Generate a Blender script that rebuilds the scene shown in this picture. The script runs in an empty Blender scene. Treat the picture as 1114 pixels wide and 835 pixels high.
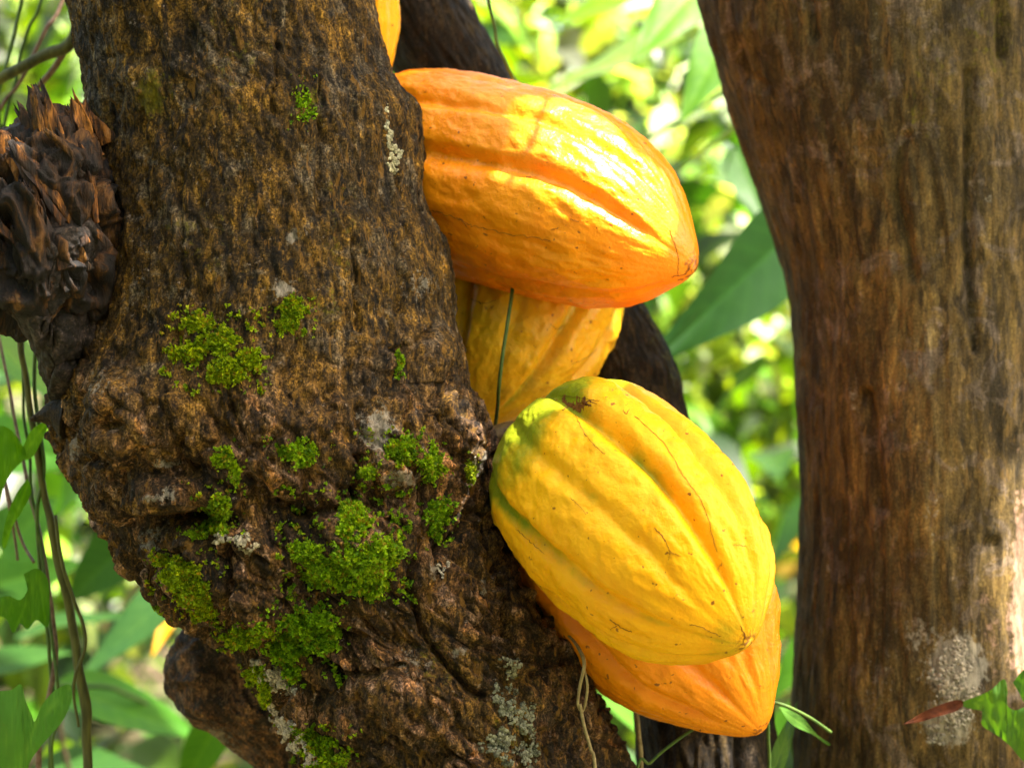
import bpy, bmesh, math, random
import numpy as np
from mathutils import Vector, Matrix

random.seed(7)
RNG = np.random.default_rng(7)
R = math.radians
scene = bpy.context.scene
COL = scene.collection

# ------------------------------------------------------------------ camera
D0 = 1.5                 # distance of the plane y = 0
S = 0.0006               # metres per photograph pixel on that plane
ZC = 0.85                # camera height
cam_d = bpy.data.cameras.new('camera')
cam_d.sensor_width = 36.0
cam_d.lens = 36.0 * D0 / (1114 * S)
cam_d.clip_start = 0.02
cam_d.clip_end = 500
cam_d.dof.use_dof = True
cam_d.dof.focus_distance = 1.455
cam_d.dof.aperture_fstop = 5.6
cam_d.dof.aperture_blades = 7
cam = bpy.data.objects.new('camera', cam_d)
cam.location = (0, -D0, ZC)
cam.rotation_euler = (R(90), 0, 0)
COL.objects.link(cam)
scene.camera = cam

# ------------------------------------------------------------------ light
SUN = Vector((0.50, -0.20, 0.84)).normalized()      # towards the sun
world = bpy.data.worlds.new('World')
scene.world = world
world.use_nodes = True
wn = world.node_tree
sky = wn.nodes.new('ShaderNodeTexSky')
sky.sky_type = 'NISHITA'
sky.sun_disc = False
sky.sun_elevation = math.asin(SUN.z)
sky.sun_rotation = math.atan2(SUN.x, SUN.y)
sky.dust_density = 3.0
warm = wn.nodes.new('ShaderNodeMix')          # hazy, warm tropical sky
warm.data_type = 'RGBA'
warm.blend_type = 'MULTIPLY'
warm.inputs[0].default_value = 1.0
warm.inputs[7].default_value = (1.0, 0.87, 0.66, 1)
wn.links.new(sky.outputs[0], warm.inputs[6])
wn.links.new(warm.outputs[2], wn.nodes['Background'].inputs[0])
wn.nodes['Background'].inputs[1].default_value = 0.15
sun_d = bpy.data.lights.new('sun', 'SUN')
sun_d.energy = 5.0
sun_d.angle = R(0.53)
sun_d.color = (1.0, 0.95, 0.86)
sun = bpy.data.objects.new('sun', sun_d)
sun.rotation_euler = SUN.to_track_quat('Z', 'Y').to_euler()
sun.location = (3, 2, 6)
COL.objects.link(sun)
scene.view_settings.view_transform = 'Standard'
scene.view_settings.look = 'None'
scene.view_settings.exposure = 2.56
scene.view_settings.gamma = 1.0
scene.cycles.max_bounces = 8
scene.cycles.sample_clamp_indirect = 8.0


# ------------------------------------------------------------------ helpers
def at(px, py, y=0.0):
    k = S * (D0 + y) / D0
    return Vector(((px - 557) * k, y, ZC - (py - 417.5) * k))


def to_px(P):
    k = S * (D0 + P[:, 1]) / D0
    return 557 + P[:, 0] / k, 417.5 - (P[:, 2] - ZC) / k


def smooth(a, b, x):
    t = np.clip((np.asarray(x, float) - a) / (b - a), 0, 1)
    return t * t * (3 - 2 * t)


def _hash(ix, iy, iz, seed):
    h = (ix.astype(np.int64) * 73856093) ^ (iy.astype(np.int64) * 19349663) ^ (iz.astype(np.int64) * 83492791) ^ (seed * 2654435761)
    h &= 0xFFFFFFFF
    h = ((h ^ (h >> 15)) * 2246822519) & 0xFFFFFFFF
    h = ((h ^ (h >> 13)) * 3266489917) & 0xFFFFFFFF
    h ^= h >> 16
    return (h & 0xFFFFFF).astype(np.float64) / 0xFFFFFF


def noise(P, seed=0):
    """value noise in -1..1"""
    f = np.floor(P)
    t = P - f
    t = t * t * t * (t * (t * 6 - 15) + 10)
    i = f.astype(np.int64)
    out = np.zeros(len(P))
    for dx in (0, 1):
        wx = t[:, 0] if dx else 1 - t[:, 0]
        for dy in (0, 1):
            wy = t[:, 1] if dy else 1 - t[:, 1]
            for dz in (0, 1):
                wz = t[:, 2] if dz else 1 - t[:, 2]
                out += wx * wy * wz * _hash(i[:, 0] + dx, i[:, 1] + dy, i[:, 2] + dz, seed)
    return out * 2 - 1


def fbm(P, octs=4, seed=0, gain=0.5):
    a, s, out = 1.0, 0.0, np.zeros(len(P))
    Q = P.copy()
    for o in range(octs):
        out += a * noise(Q, seed + o * 17)
        s += a
        a *= gain
        Q = Q * 2.03 + 7.1
    return out / s


def voronoi(P, seed=0):
    """distance to nearest, to second nearest, random value of the nearest cell"""
    i = np.floor(P).astype(np.int64)
    d1 = np.full(len(P), 9.0)
    d2 = np.full(len(P), 9.0)
    c = np.zeros(len(P))
    for dx in (-1, 0, 1):
        for dy in (-1, 0, 1):
            for dz in (-1, 0, 1):
                a, b, e = i[:, 0] + dx, i[:, 1] + dy, i[:, 2] + dz
                q = np.stack([a + _hash(a, b, e, seed), b + _hash(a, b, e, seed + 1), e + _hash(a, b, e, seed + 2)], 1)
                d = np.sqrt(((q - P) ** 2).sum(1))
                v = _hash(a, b, e, seed + 3)
                near = d < d1
                d2 = np.where(near, d1, np.minimum(d2, d))
                c = np.where(near, v, c)
                d1 = np.where(near, d, d1)
    return d1, d2, c


def build(name, V, F, mat, parent=None, origin=(0, 0, 0), smooth_shade=True, attrs=None, link=True):
    """one mesh object from vertex and face arrays (faces all of one size, or a list of such arrays)"""
    V = np.asarray(V, float) - np.array(origin, float)
    Fs = F if isinstance(F, list) else [F]
    Fs = [np.asarray(f, np.int32) for f in Fs if len(f)]
    me = bpy.data.meshes.new(name)
    me.vertices.add(len(V))
    me.vertices.foreach_set('co', V.astype(np.float32).ravel())
    loops = np.concatenate([f.ravel() for f in Fs])
    sizes = np.concatenate([np.full(len(f), f.shape[1], np.int32) for f in Fs])
    starts = np.concatenate([[0], np.cumsum(sizes)[:-1]]).astype(np.int32)
    me.loops.add(len(loops))
    me.loops.foreach_set('vertex_index', loops)
    me.polygons.add(len(sizes))
    me.polygons.foreach_set('loop_start', starts)
    me.polygons.foreach_set('loop_total', sizes)
    me.polygons.foreach_set('use_smooth', np.full(len(sizes), smooth_shade, bool))
    for k, v in (attrs or {}).items():
        v = np.asarray(v, np.float32)
        if v.ndim == 1:
            at_ = me.attributes.new(k, 'FLOAT', 'POINT')
            at_.data.foreach_set('value', v)
        else:
            at_ = me.attributes.new(k, 'FLOAT_COLOR', 'POINT')
            c4 = np.ones((len(v), 4), np.float32)
            c4[:, :3] = v
            at_.data.foreach_set('color', c4.ravel())
    me.update(calc_edges=True)
    me.validate()
    me.materials.append(mat)
    o = bpy.data.objects.new(name, me)
    COL.objects.link(o)
    if parent is not None:
        o.parent = parent
    return o


def tag(o, label, cat, group=None, kind=None):
    if label:
        o['label'] = label
    if cat:
        o['category'] = cat
    if group:
        o['group'] = group
    if kind:
        o['kind'] = kind
    return o


def empty(name, loc, label, cat, group=None):
    o = bpy.data.objects.new(name, None)
    o.empty_display_size = 0.05
    o.location = loc
    COL.objects.link(o)
    return tag(o, label, cat, group)


def grid_faces(n, m, wrap):
    """n rows of m columns"""
    r = np.arange(n - 1)[:, None] * m
    c = np.arange(m if wrap else m - 1)[None, :]
    c2 = (c + 1) % m
    return np.stack([r + c, r + c2, r + m + c2, r + m + c], -1).reshape(-1, 4)


def spline(pts, n):
    """Catmull-Rom through points"""
    P = np.array([list(p) for p in pts], float)
    if len(P) == 2:
        t = np.linspace(0, 1, n)[:, None]
        return P[0] * (1 - t) + P[1] * t
    P = np.vstack([2 * P[0] - P[1], P, 2 * P[-1] - P[-2]])
    m = len(P) - 3
    t = np.linspace(0, m - 1e-9, n)
    i = np.floor(t).astype(int)
    u = (t - i)[:, None]
    a, b, c, d = P[i], P[i + 1], P[i + 2], P[i + 3]
    return 0.5 * (2 * b + (c - a) * u + (2 * a - 5 * b + 4 * c - d) * u ** 2 + (3 * b - a - 3 * c + d) * u ** 3)


def tube_arrays(C, rad, m=8):
    C = np.asarray(C, float)
    n = len(C)
    rad = np.broadcast_to(np.asarray(rad, float), (n,))
    T = np.gradient(C, axis=0)
    T /= np.linalg.norm(T, axis=1)[:, None] + 1e-12
    up = np.array([0.0, 1.0, 0.0]) if abs(T[0, 1]) < 0.9 else np.array([1.0, 0, 0])
    A = np.cross(T, up)
    A /= np.linalg.norm(A, axis=1)[:, None] + 1e-12
    B = np.cross(T, A)
    th = np.linspace(0, 2 * np.pi, m, endpoint=False)
    V = C[:, None] + rad[:, None, None] * (np.cos(th)[None, :, None] * A[:, None] + np.sin(th)[None, :, None] * B[:, None])
    V = np.vstack([V.reshape(-1, 3), C[:1], C[-1:]])
    F = grid_faces(n, m, True)
    k = np.arange(m)
    k2 = (k + 1) % m
    c0 = np.stack([k2, k, np.full(m, n * m)], 1)
    c1 = np.stack([(n - 1) * m + k, (n - 1) * m + k2, np.full(m, n * m + 1)], 1)
    return V, [F, np.vstack([c0, c1])]


def tube(name, pts, rad, mat, parent=None, origin=(0, 0, 0), n=40, m=8, wob=0.0):
    C = spline(pts, n)
    if wob:
        C = C + wob * np.stack([noise(C * 40 + k * 9.0, 5 + k) for k in range(3)], 1)
    r = np.interp(np.linspace(0, 1, n), np.linspace(0, 1, len(rad)), rad) if hasattr(rad, '__len__') else rad
    V, F = tube_arrays(C, r, m)
    return build(name, V, F, mat, parent, origin)


class Many:
    """collects small pieces into ONE mesh"""
    def __init__(self):
        self.v, self.f, self.a, self.n = [], {}, [], 0

    def add(self, V, F, colour=None):
        for f in (F if isinstance(F, list) else [F]):
            f = np.asarray(f)
            if len(f):
                self.f.setdefault(f.shape[1], []).append(f + self.n)
        self.v.append(V)
        self.a.append(np.broadcast_to(np.asarray(colour if colour is not None else (1, 1, 1), float), (len(V), 3)))
        self.n += len(V)

    def build(self, name, mat, parent=None, origin=(0, 0, 0), smooth_shade=True):
        return build(name, np.vstack(self.v), [np.vstack(x) for x in self.f.values()], mat, parent, origin,
                     smooth_shade, {'tint': np.vstack(self.a)})


# ------------------------------------------------------------------ materials
def new_mat(name):
    m = bpy.data.materials.new(name)
    m.use_nodes = True
    nt = m.node_tree
    return m, nt, nt.nodes['Principled BSDF']


class NT:
    def __init__(self, nt):
        self.nt = nt

    def n(self, kind, **kw):
        x = self.nt.nodes.new(kind)
        for k, v in kw.items():
            setattr(x, k, v)
        return x

    def link(self, a, b):
        self.nt.links.new(a, b)

    def coords(self, scale=(1, 1, 1), rot=(0, 0, 0)):
        tc = self.n('ShaderNodeTexCoord')
        mp = self.n('ShaderNodeMapping')
        mp.inputs['Scale'].default_value = scale
        mp.inputs['Rotation'].default_value = rot
        self.link(tc.outputs['Object'], mp.inputs['Vector'])
        return mp.outputs[0]

    def noise(self, vec, scale, detail=4, rough=0.55, dist=0.0):
        x = self.n('ShaderNodeTexNoise')
        x.inputs['Scale'].default_value = scale
        x.inputs['Detail'].default_value = detail
        x.inputs['Roughness'].default_value = rough
        x.inputs['Distortion'].default_value = dist
        self.link(vec, x.inputs['Vector'])
        return x.outputs[0]

    def ramp(self, fac, stops, interp='LINEAR'):
        r = self.n('ShaderNodeValToRGB')
        r.color_ramp.interpolation = interp
        e = r.color_ramp.elements
        while len(e) < len(stops):
            e.new(0.5)
        for k, (p, c) in enumerate(stops):
            e[k].position = p
            e[k].color = (c[0], c[1], c[2], 1) if hasattr(c, '__len__') else (c, c, c, 1)
        self.link(fac, r.inputs[0])
        return r.outputs[0]

    def mix(self, fac, a, b, mode='MIX'):
        x = self.n('ShaderNodeMix', data_type='RGBA', blend_type=mode)
        for s, v in ((x.inputs[0], fac), (x.inputs[6], a), (x.inputs[7], b)):
            if hasattr(v, 'is_linked'):
                self.link(v, s)
            elif hasattr(v, '__len__'):
                s.default_value = (v[0], v[1], v[2], 1)
            else:
                s.default_value = v
        return x.outputs[2]

    def math(self, op, a, b=0.0, clamp=False):
        x = self.n('ShaderNodeMath', operation=op, use_clamp=clamp)
        for s, v in ((x.inputs[0], a), (x.inputs[1], b)):
            if hasattr(v, 'is_linked'):
                self.link(v, s)
            else:
                s.default_value = v
        return x.outputs[0]

    def attr(self, name, out=2):
        a = self.n('ShaderNodeAttribute', attribute_name=name)
        return a.outputs[out]

    def bump(self, h, strength, dist, prev=None):
        b = self.n('ShaderNodeBump')
        b.inputs['Strength'].default_value = strength
        b.inputs['Distance'].default_value = dist
        self.link(h, b.inputs['Height'])
        if prev is not None:
            self.link(prev, b.inputs['Normal'])
        return b.outputs[0]


def bark_material(name, dark, mid, light, grey, fleck, grain=0.3, spec=0.35, lean=0.0, lowtone=None, speck=0.6, con=1.0):
    m, nt, bs = new_mat(name)
    t = NT(nt)
    v = t.coords((1, 1, grain), (0, lean, 0))
    iso = t.coords()
    big = t.noise(iso, 13, 5, 0.65, 0.4)
    med = t.noise(v, 62, 8, 0.72, 0.5)
    fine = t.noise(v, 230, 6, 0.8, 0.3)
    micro = t.noise(iso, 620, 3, 0.7)
    patch = t.noise(iso, 36, 6, 0.7, 0.8)
    vo = t.n('ShaderNodeTexVoronoi')
    vo.inputs['Scale'].default_value = 115
    vadd = t.n('ShaderNodeVectorMath', operation='MULTIPLY_ADD')
    nz3 = t.n('ShaderNodeTexNoise')
    nz3.inputs['Scale'].default_value = 150
    t.link(v, nz3.inputs['Vector'])
    t.link(nz3.outputs['Color'], vadd.inputs[0])
    vadd.inputs[1].default_value = (0.011, 0.011, 0.011)
    t.link(v, vadd.inputs[2])
    t.link(vadd.outputs[0], vo.inputs['Vector'])
    cell = t.n('ShaderNodeSeparateColor')
    t.link(vo.outputs['Color'], cell.inputs[0])
    cellr = cell.outputs[0]
    base = t.ramp(med, [(0.40, dark), (0.475, mid), (0.53, mid), (0.60, light)])
    base = t.mix(t.ramp(big, [(0.47, 0.0), (0.58, 1.0)]), base, t.mix(0.62, base, dark))
    base = t.mix(t.ramp(patch, [(0.53, 0.0), (0.60, 0.7)]), base, grey)
    if lowtone is not None:
        low = t.attr('low')
        flake = t.attr('flake')
        lowcol = t.ramp(t.math('ADD', t.math('MULTIPLY', flake, 0.65), t.math('MULTIPLY', cellr, 0.38)),
                        [(0.12, lowtone[0]), (0.40, lowtone[1]), (0.60, lowtone[2]), (0.74, lowtone[3]), (0.86, lowtone[4]), (0.96, lowtone[5])])
        base = t.mix(low, base, t.mix(t.ramp(patch, [(0.42, 0.25), (0.56, 0.9)]), base, lowcol))
    base = t.mix(1.0, base, t.ramp(cellr, [(0.0, 0.62), (0.7, 1.05), (1.0, 1.5)]), 'MULTIPLY')
    base = t.mix(1.0, base, t.ramp(fine, [(0.39, 1 - .88 * con), (0.46, 1 - .32 * con), (0.53, 1 + .15 * con), (0.60, 1 + 1.3 * con)]), 'MULTIPLY')
    base = t.mix(1.0, base, t.ramp(micro, [(0.38, 1 - .65 * con), (0.5, 1.0), (0.62, 1 + 1.0 * con)]), 'MULTIPLY')
    fl = t.noise(v, 140, 5, 0.75, 0.6)
    base = t.mix(t.ramp(fl, [(0.575, 0.0), (0.63, 0.8)]), base, fleck)
    sp = t.noise(iso, 260, 4, 0.7)
    base = t.mix(t.ramp(sp, [(0.64, 0.0), (0.69, speck)]), base, (0.30, 0.24, 0.20))
    # grey crusts, olive films: stains with a shape of their own; pink paints sunlight
    for an, colr, sc in (('film', (0.115, 0.100, 0.005), 150), ('sunlit_rose', (0.36, 0.22, 0.15), 90), ('crust', (0.25, 0.225, 0.18), 200)):
        a = t.attr(an)
        nz = t.noise(iso, sc, 6, 0.8)
        f = t.math('ADD', a, t.math('MULTIPLY', t.math('SUBTRACT', nz, 0.5), 2.6))
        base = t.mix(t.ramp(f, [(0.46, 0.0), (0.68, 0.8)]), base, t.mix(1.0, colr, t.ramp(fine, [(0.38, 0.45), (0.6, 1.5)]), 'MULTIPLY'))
    nt.links.new(base, bs.inputs['Base Color'])
    nt.links.new(t.ramp(fine, [(0.4, 0.58), (0.6, 0.9)]), bs.inputs['Roughness'])
    bs.inputs['Specular IOR Level'].default_value = spec
    b1 = t.bump(med, 0.8, 0.005)
    b2 = t.bump(fine, 0.9, 0.0028, b1)
    b3 = t.bump(micro, 0.6, 0.0008, b2)
    nt.links.new(b3, bs.inputs['Normal'])
    return m


BARK = bark_material('bark_mossy', (0.010, 0.007, 0.003), (0.068, 0.038, 0.007), (0.150, 0.080, 0.012), (0.078, 0.062, 0.040),
                     (0.18, 0.090, 0.013), 0.30, 0.16, 0.12,
                     [(0.010, 0.007, 0.006), (0.042, 0.024, 0.012), (0.088, 0.042, 0.015), (0.115, 0.072, 0.048), (0.20, 0.085, 0.024), (0.26, 0.17, 0.13)])
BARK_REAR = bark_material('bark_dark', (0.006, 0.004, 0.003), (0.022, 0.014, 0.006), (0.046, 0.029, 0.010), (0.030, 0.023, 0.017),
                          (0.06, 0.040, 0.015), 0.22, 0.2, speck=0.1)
BARK_RIGHT = bark_material('bark_smooth', (0.042, 0.030, 0.014), (0.104, 0.069, 0.023), (0.150, 0.096, 0.030), (0.135, 0.100, 0.074),
                           (0.175, 0.105, 0.032), 0.24, 0.15, speck=0.1, con=.42)
BURL = bark_material('bark_burl', (0.008, 0.006, 0.005), (0.019, 0.014, 0.011), (0.038, 0.026, 0.019), (0.050, 0.036, 0.030),
                     (0.075, 0.044, 0.030), 0.8, 0.35, speck=0.2)
KNOB = bark_material('bark_knob', (0.014, 0.008, 0.005), (0.085, 0.036, 0.012), (0.19, 0.085, 0.028), (0.10, 0.052, 0.028),
                     (0.24, 0.13, 0.06), 0.6, 0.3, speck=0.3)


def rotten_material():
    m, nt, bs = new_mat('rotten_wood')
    t = NT(nt)
    v = t.coords((1.0, 1.0, 0.17), (0, R(-27), 0))
    a = t.noise(v, 70, 6, 0.7, 0.8)
    b = t.noise(t.coords(), 26, 5, 0.65, 0.5)
    f = t.noise(v, 260, 5, 0.7)
    c = t.ramp(a, [(0.40, (0.008, 0.005, 0.004)), (0.47, (0.035, 0.018, 0.008)), (0.53, (0.12, 0.050, 0.010)), (0.58, (0.24, 0.10, 0.016)), (0.66, (0.32, 0.17, 0.06))])
    c = t.mix(t.ramp(b, [(0.47, 0.0), (0.56, 0.9)]), c, (0.016, 0.011, 0.009))
    c = t.mix(t.ramp(f, [(0.40, 0.85), (0.5, 0.0)]), c, (0.008, 0.006, 0.005))
    c = t.mix(1.0, c, t.attr('tint', 0), 'MULTIPLY')
    nt.links.new(c, bs.inputs['Base Color'])
    bs.inputs['Roughness'].default_value = 0.72
    bs.inputs['Specular IOR Level'].default_value = 0.3
    nt.links.new(t.bump(f, 0.7, 0.0015, t.bump(a, 0.9, 0.006)), bs.inputs['Normal'])
    return m


ROTTEN = rotten_material()


def pod_material(name, main, warm, green, greenness, dull=0.0, spec=0.28):
    m, nt, bs = new_mat(name)
    t = NT(nt)
    iso = t.coords()
    big = t.noise(iso, 16, 4, 0.55)
    mid = t.noise(iso, 60, 5, 0.6)
    fine = t.noise(iso, 260, 4, 0.6)
    c = t.mix(t.ramp(big, [(0.36, 0.0), (0.64, 1.0)]), main, warm)
    c = t.mix(t.ramp(mid, [(0.40, 0.0), (0.75, 0.35)]), c, (main[0], main[1] * 1.12, main[2] * 1.4))
    g = t.attr('green')
    gf = t.math('ADD', g, t.math('MULTIPLY', t.math('SUBTRACT', mid, 0.5), 0.7))
    c = t.mix(t.math('MULTIPLY', t.ramp(gf, [(0.35, 0.0), (0.95, 1.0)]), greenness), c, green)
    blot = t.noise(iso, 30, 6, 0.75, 0.6)
    c = t.mix(t.ramp(blot, [(0.60, 0.0), (0.72, 0.45)]), c, (main[0] * .62, main[1] * .55, main[2]))
    # small dark freckles and faint brown scurf
    sp = t.noise(iso, 190, 2, 0.5)
    c = t.mix(t.ramp(sp, [(0.70, 0.0), (0.735, 0.85)]), c, (0.16, 0.05, 0.01))
    sc = t.attr('scurf')
    sf = t.math('ADD', sc, t.math('MULTIPLY', t.math('SUBTRACT', fine, 0.5), 1.5))
    c = t.mix(t.ramp(sf, [(0.62, 0.0), (0.85, 0.8)]), c, (0.15, 0.04, 0.008))
    if dull:
        c = t.mix(t.ramp(mid, [(0.5, 0.0), (0.75, dull)]), c, (0.30, 0.15, 0.03))
    nt.links.new(c, bs.inputs['Base Color'])
    bs.inputs['Roughness'].default_value = 0.40
    nt.links.new(t.ramp(mid, [(0.35, 0.27), (0.65, 0.42)]), bs.inputs['Roughness'])
    bs.inputs['Specular IOR Level'].default_value = spec
    bs.inputs['Subsurface Weight'].default_value = 0.08
    bs.inputs['Subsurface Radius'].default_value = (0.01, 0.004, 0.001)
    bs.inputs['Subsurface Scale'].default_value = 0.4
    b = t.bump(mid, 0.35, 0.004)
    pore = t.noise(iso, 520, 3, 0.6)
    nt.links.new(t.bump(pore, 0.3, 0.0006, t.bump(fine, 0.4, 0.0014, b)), bs.inputs['Normal'])
    return m


POD_ORANGE = pod_material('pod_orange', (0.86, 0.300, 0.003), (0.84, 0.235, 0.003), (0.55, 0.30, 0.01), 0.35, 0.0, 0.40)
POD_YELLOW = pod_material('pod_yellow', (0.86, 0.44, 0.007), (0.84, 0.36, 0.006), (0.17, 0.22, 0.008), 0.95, 0.0, 0.16)
POD_DULL = pod_material('pod_dull_yellow', (0.72, 0.44, 0.012), (0.72, 0.36, 0.010), (0.34, 0.33, 0.02), 0.9, 0.35)
POD_DEEP = pod_material('pod_deep_orange', (0.86, 0.28, 0.004), (0.82, 0.225, 0.003), (0.5, 0.3, 0.01), 0.2)


def plain(name, c1, c2, scale=120, rough=0.6, spec=0.3, stretch=(1, 1, 1)):
    m, nt, bs = new_mat(name)
    t = NT(nt)
    nz = t.noise(t.coords(stretch), scale, 5, 0.65)
    nt.links.new(t.ramp(nz, [(0.35, c1), (0.65, c2)]), bs.inputs['Base Color'])
    bs.inputs['Roughness'].default_value = rough
    bs.inputs['Specular IOR Level'].default_value = spec
    nt.links.new(t.bump(nz, 0.5, 0.001), bs.inputs['Normal'])
    return m


SCAR = plain('scar_brown', (0.09, 0.028, 0.006), (0.24, 0.085, 0.014), 700, 0.8)
STALK = plain('stalk_brown', (0.05, 0.035, 0.015), (0.13, 0.09, 0.03), 300)
VINE_OLIVE = plain('vine_olive', (0.040, 0.042, 0.010), (0.13, 0.125, 0.028), 160, 0.6, 0.3, (1, 1, 0.2))
VINE_GREEN = plain('vine_green', (0.035, 0.075, 0.012), (0.08, 0.13, 0.02), 120)
VINE_RED = plain('vine_reddish', (0.10, 0.055, 0.035), (0.24, 0.15, 0.10), 160)
STRAW = plain('straw', (0.18, 0.13, 0.05), (0.34, 0.27, 0.12), 200)
STEM_BROWN = plain('stem_brown', (0.035, 0.024, 0.012), (0.09, 0.06, 0.028), 60, 0.8, 0.2, (1, 1, 0.3))


def tint_leaf_material(name, trans=0.45, rough=0.42, spec=0.3, veins=False):
    m, nt, bs = new_mat(name)
    t = NT(nt)
    tint = t.attr('tint', 0)
    nz = t.noise(t.coords(), 34, 4, 0.6)
    c = t.mix(t.ramp(nz, [(0.35, 0.0), (0.7, 0.5)]), tint, t.mix(1.0, tint, (1.5, 1.25, 0.9), 'MULTIPLY'))
    if veins:
        vn = t.attr('vein')
        c = t.mix(t.math('MULTIPLY', vn, 0.55), c, t.mix(1.0, c, (2.2, 1.7, 1.6), 'MULTIPLY'))
        sp = t.noise(t.coords(), 150, 4, 0.7)
        c = t.mix(t.ramp(sp, [(0.69, 0.0), (0.74, 0.7)]), c, (0.12, 0.08, 0.02))
    nt.links.new(c, bs.inputs['Base Color'])
    bs.inputs['Roughness'].default_value = rough
    bs.inputs['Specular IOR Level'].default_value = spec
    bp = t.bump(nz, 0.25, 0.004)
    if veins:
        bp = t.bump(vn, -0.6, 0.0015, bp)
    nt.links.new(bp, bs.inputs['Normal'])
    tr = t.n('ShaderNodeBsdfTranslucent')
    nt.links.new(t.mix(1.0, c, (2.4, 2.2, 0.3), 'MULTIPLY'), tr.inputs['Color'])
    mx = t.n('ShaderNodeMixShader')
    mx.inputs[0].default_value = trans
    nt.links.new(bs.outputs[0], mx.inputs[1])
    nt.links.new(tr.outputs[0], mx.inputs[2])
    nt.links.new(mx.outputs[0], nt.nodes['Material Output'].inputs['Surface'])
    return m


LEAF = tint_leaf_material('leaf', 0.32, 0.42, 0.65)
LEAF_VEINED = tint_leaf_material('leaf_veined', 0.26, 0.45, 0.18, True)
MOSS = tint_leaf_material('moss', 0.25, 0.7, 0.2)
CRUST = tint_leaf_material('lichen', 0.0, 0.85, 0.15)


def ground_material():
    m, nt, bs = new_mat('forest_floor')
    t = NT(nt)
    iso = t.coords()
    a = t.noise(iso, 1.2, 5, 0.6)
    b = t.noise(iso, 22, 6, 0.7)
    c = t.ramp(b, [(0.3, (0.03, 0.02, 0.01)), (0.5, (0.10, 0.065, 0.03)), (0.66, (0.20, 0.14, 0.06))])
    c = t.mix(t.ramp(a, [(0.45, 0.0), (0.6, 0.85)]), c, (0.055, 0.10, 0.018))
    nt.links.new(c, bs.inputs['Base Color'])
    bs.inputs['Roughness'].default_value = 0.9
    nt.links.new(t.bump(b, 0.8, 0.02), bs.inputs['Normal'])
    return m


# ------------------------------------------------------------------ setting: ground
gx = np.concatenate([-np.geomspace(300, 3, 22), np.linspace(-2.8, 2.8, 40), np.geomspace(3, 300, 22)])
GX, GY = np.meshgrid(gx, gx)
Gp = np.stack([GX.ravel(), GY.ravel(), np.zeros(GX.size)], 1)
Gp[:, 2] = 0.03 * fbm(Gp * 0.8 + 3, 3, 90) - 0.02
gr = build('ground', Gp, grid_faces(len(gx), len(gx), False), ground_material())
gr['kind'] = 'structure'


# ------------------------------------------------------------------ outlined columns of bark
def pix(table, q):
    """smooth interpolation of (py, left, right, centre depth, half depth) rows"""
    T = np.array(table, float)
    out = []
    for k in range(1, T.shape[1]):
        lin = np.interp(q, T[:, 0], T[:, k])
        out.append(lin)
    return out


def column(table, dense, step, cols_front, cols_back, coarse=18.0):
    y0, y1 = table[0][0], table[-1][0]
    rows = np.concatenate([np.arange(y0, dense[0], coarse), np.arange(max(y0, dense[0]), min(y1, dense[1]), step), np.arange(dense[1], y1, coarse), [y1]]) if y1 > dense[1] else \
        np.concatenate([np.arange(y0, max(y0, dense[0]), coarse), np.arange(max(y0, dense[0]), y1, step), [y1]])
    rows = np.unique(rows)
    L, Rr, cy, hd = pix(table, rows)
    # soften corners of the traced rows
    th = np.concatenate([np.linspace(-np.pi / 2 - 0.25, np.pi / 2 + 0.25, cols_front),
                         np.linspace(np.pi / 2 + 0.25, 3 * np.pi / 2 - 0.25, cols_back + 2)[1:-1]])
    k = S * (D0 + cy) / D0
    cx = ((L + Rr) / 2 - 557) * k
    hw = (Rr - L) / 2 * k
    z = ZC - (rows - 417.5) * k
    X = cx[:, None] + hw[:, None] * np.sin(th)[None]
    Y = cy[:, None] - hd[:, None] * np.cos(th)[None]
    Z = np.broadcast_to(z[:, None], X.shape)
    V = np.stack([X, Y, Z], -1)
    du = np.roll(V, -1, 1) - np.roll(V, 1, 1)
    dv = np.gradient(V, axis=0)
    N = np.cross(dv, du)
    N /= np.linalg.norm(N, axis=-1)[..., None] + 1e-12
    # outwards
    outw = np.stack([np.sin(th), -np.cos(th), 0 * th], -1)[None]
    N *= np.sign((N * outw).sum(-1).mean())
    P = V.reshape(-1, 3)
    loc = np.stack([(X - cx[:, None]).ravel(), (Y - cy[:, None]).ravel(), Z.ravel()], 1)
    return P, N.reshape(-1, 3), loc, len(rows), len(th)


def close_caps(P, n, m, flip=True):
    V = np.vstack([P, P[:m].mean(0), P[-m:].mean(0)])
    k = np.arange(m)
    k2 = (k + 1) % m
    F = [grid_faces(n, m, True), np.vstack([np.stack([k2, k, np.full(m, n * m)], 1),
                                            np.stack([(n - 1) * m + k, (n - 1) * m + k2, np.full(m, n * m + 1)], 1)])]
    return V, [f[:, ::-1] for f in F] if flip else F


def pad2(a):
    return np.concatenate([a, a[:1], a[-1:]])


def seg_dist(px, py, poly):
    d = np.full(len(px), 1e9)
    for (x0, y0), (x1, y1) in zip(poly[:-1], poly[1:]):
        vx, vy = x1 - x0, y1 - y0
        u = np.clip(((px - x0) * vx + (py - y0) * vy) / (vx * vx + vy * vy + 1e-9), 0, 1)
        d = np.minimum(d, np.hypot(px - x0 - u * vx, py - y0 - u * vy))
    return d


def blobs(px, py, lst):
    """soft ellipses (x, y, rx, ry, strength)"""
    o = np.zeros(len(px))
    for x, y, rx, ry, s in lst:
        o = np.maximum(o, s * np.exp(-(((px - x) / rx) ** 2 + ((py - y) / ry) ** 2)))
    return o


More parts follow.
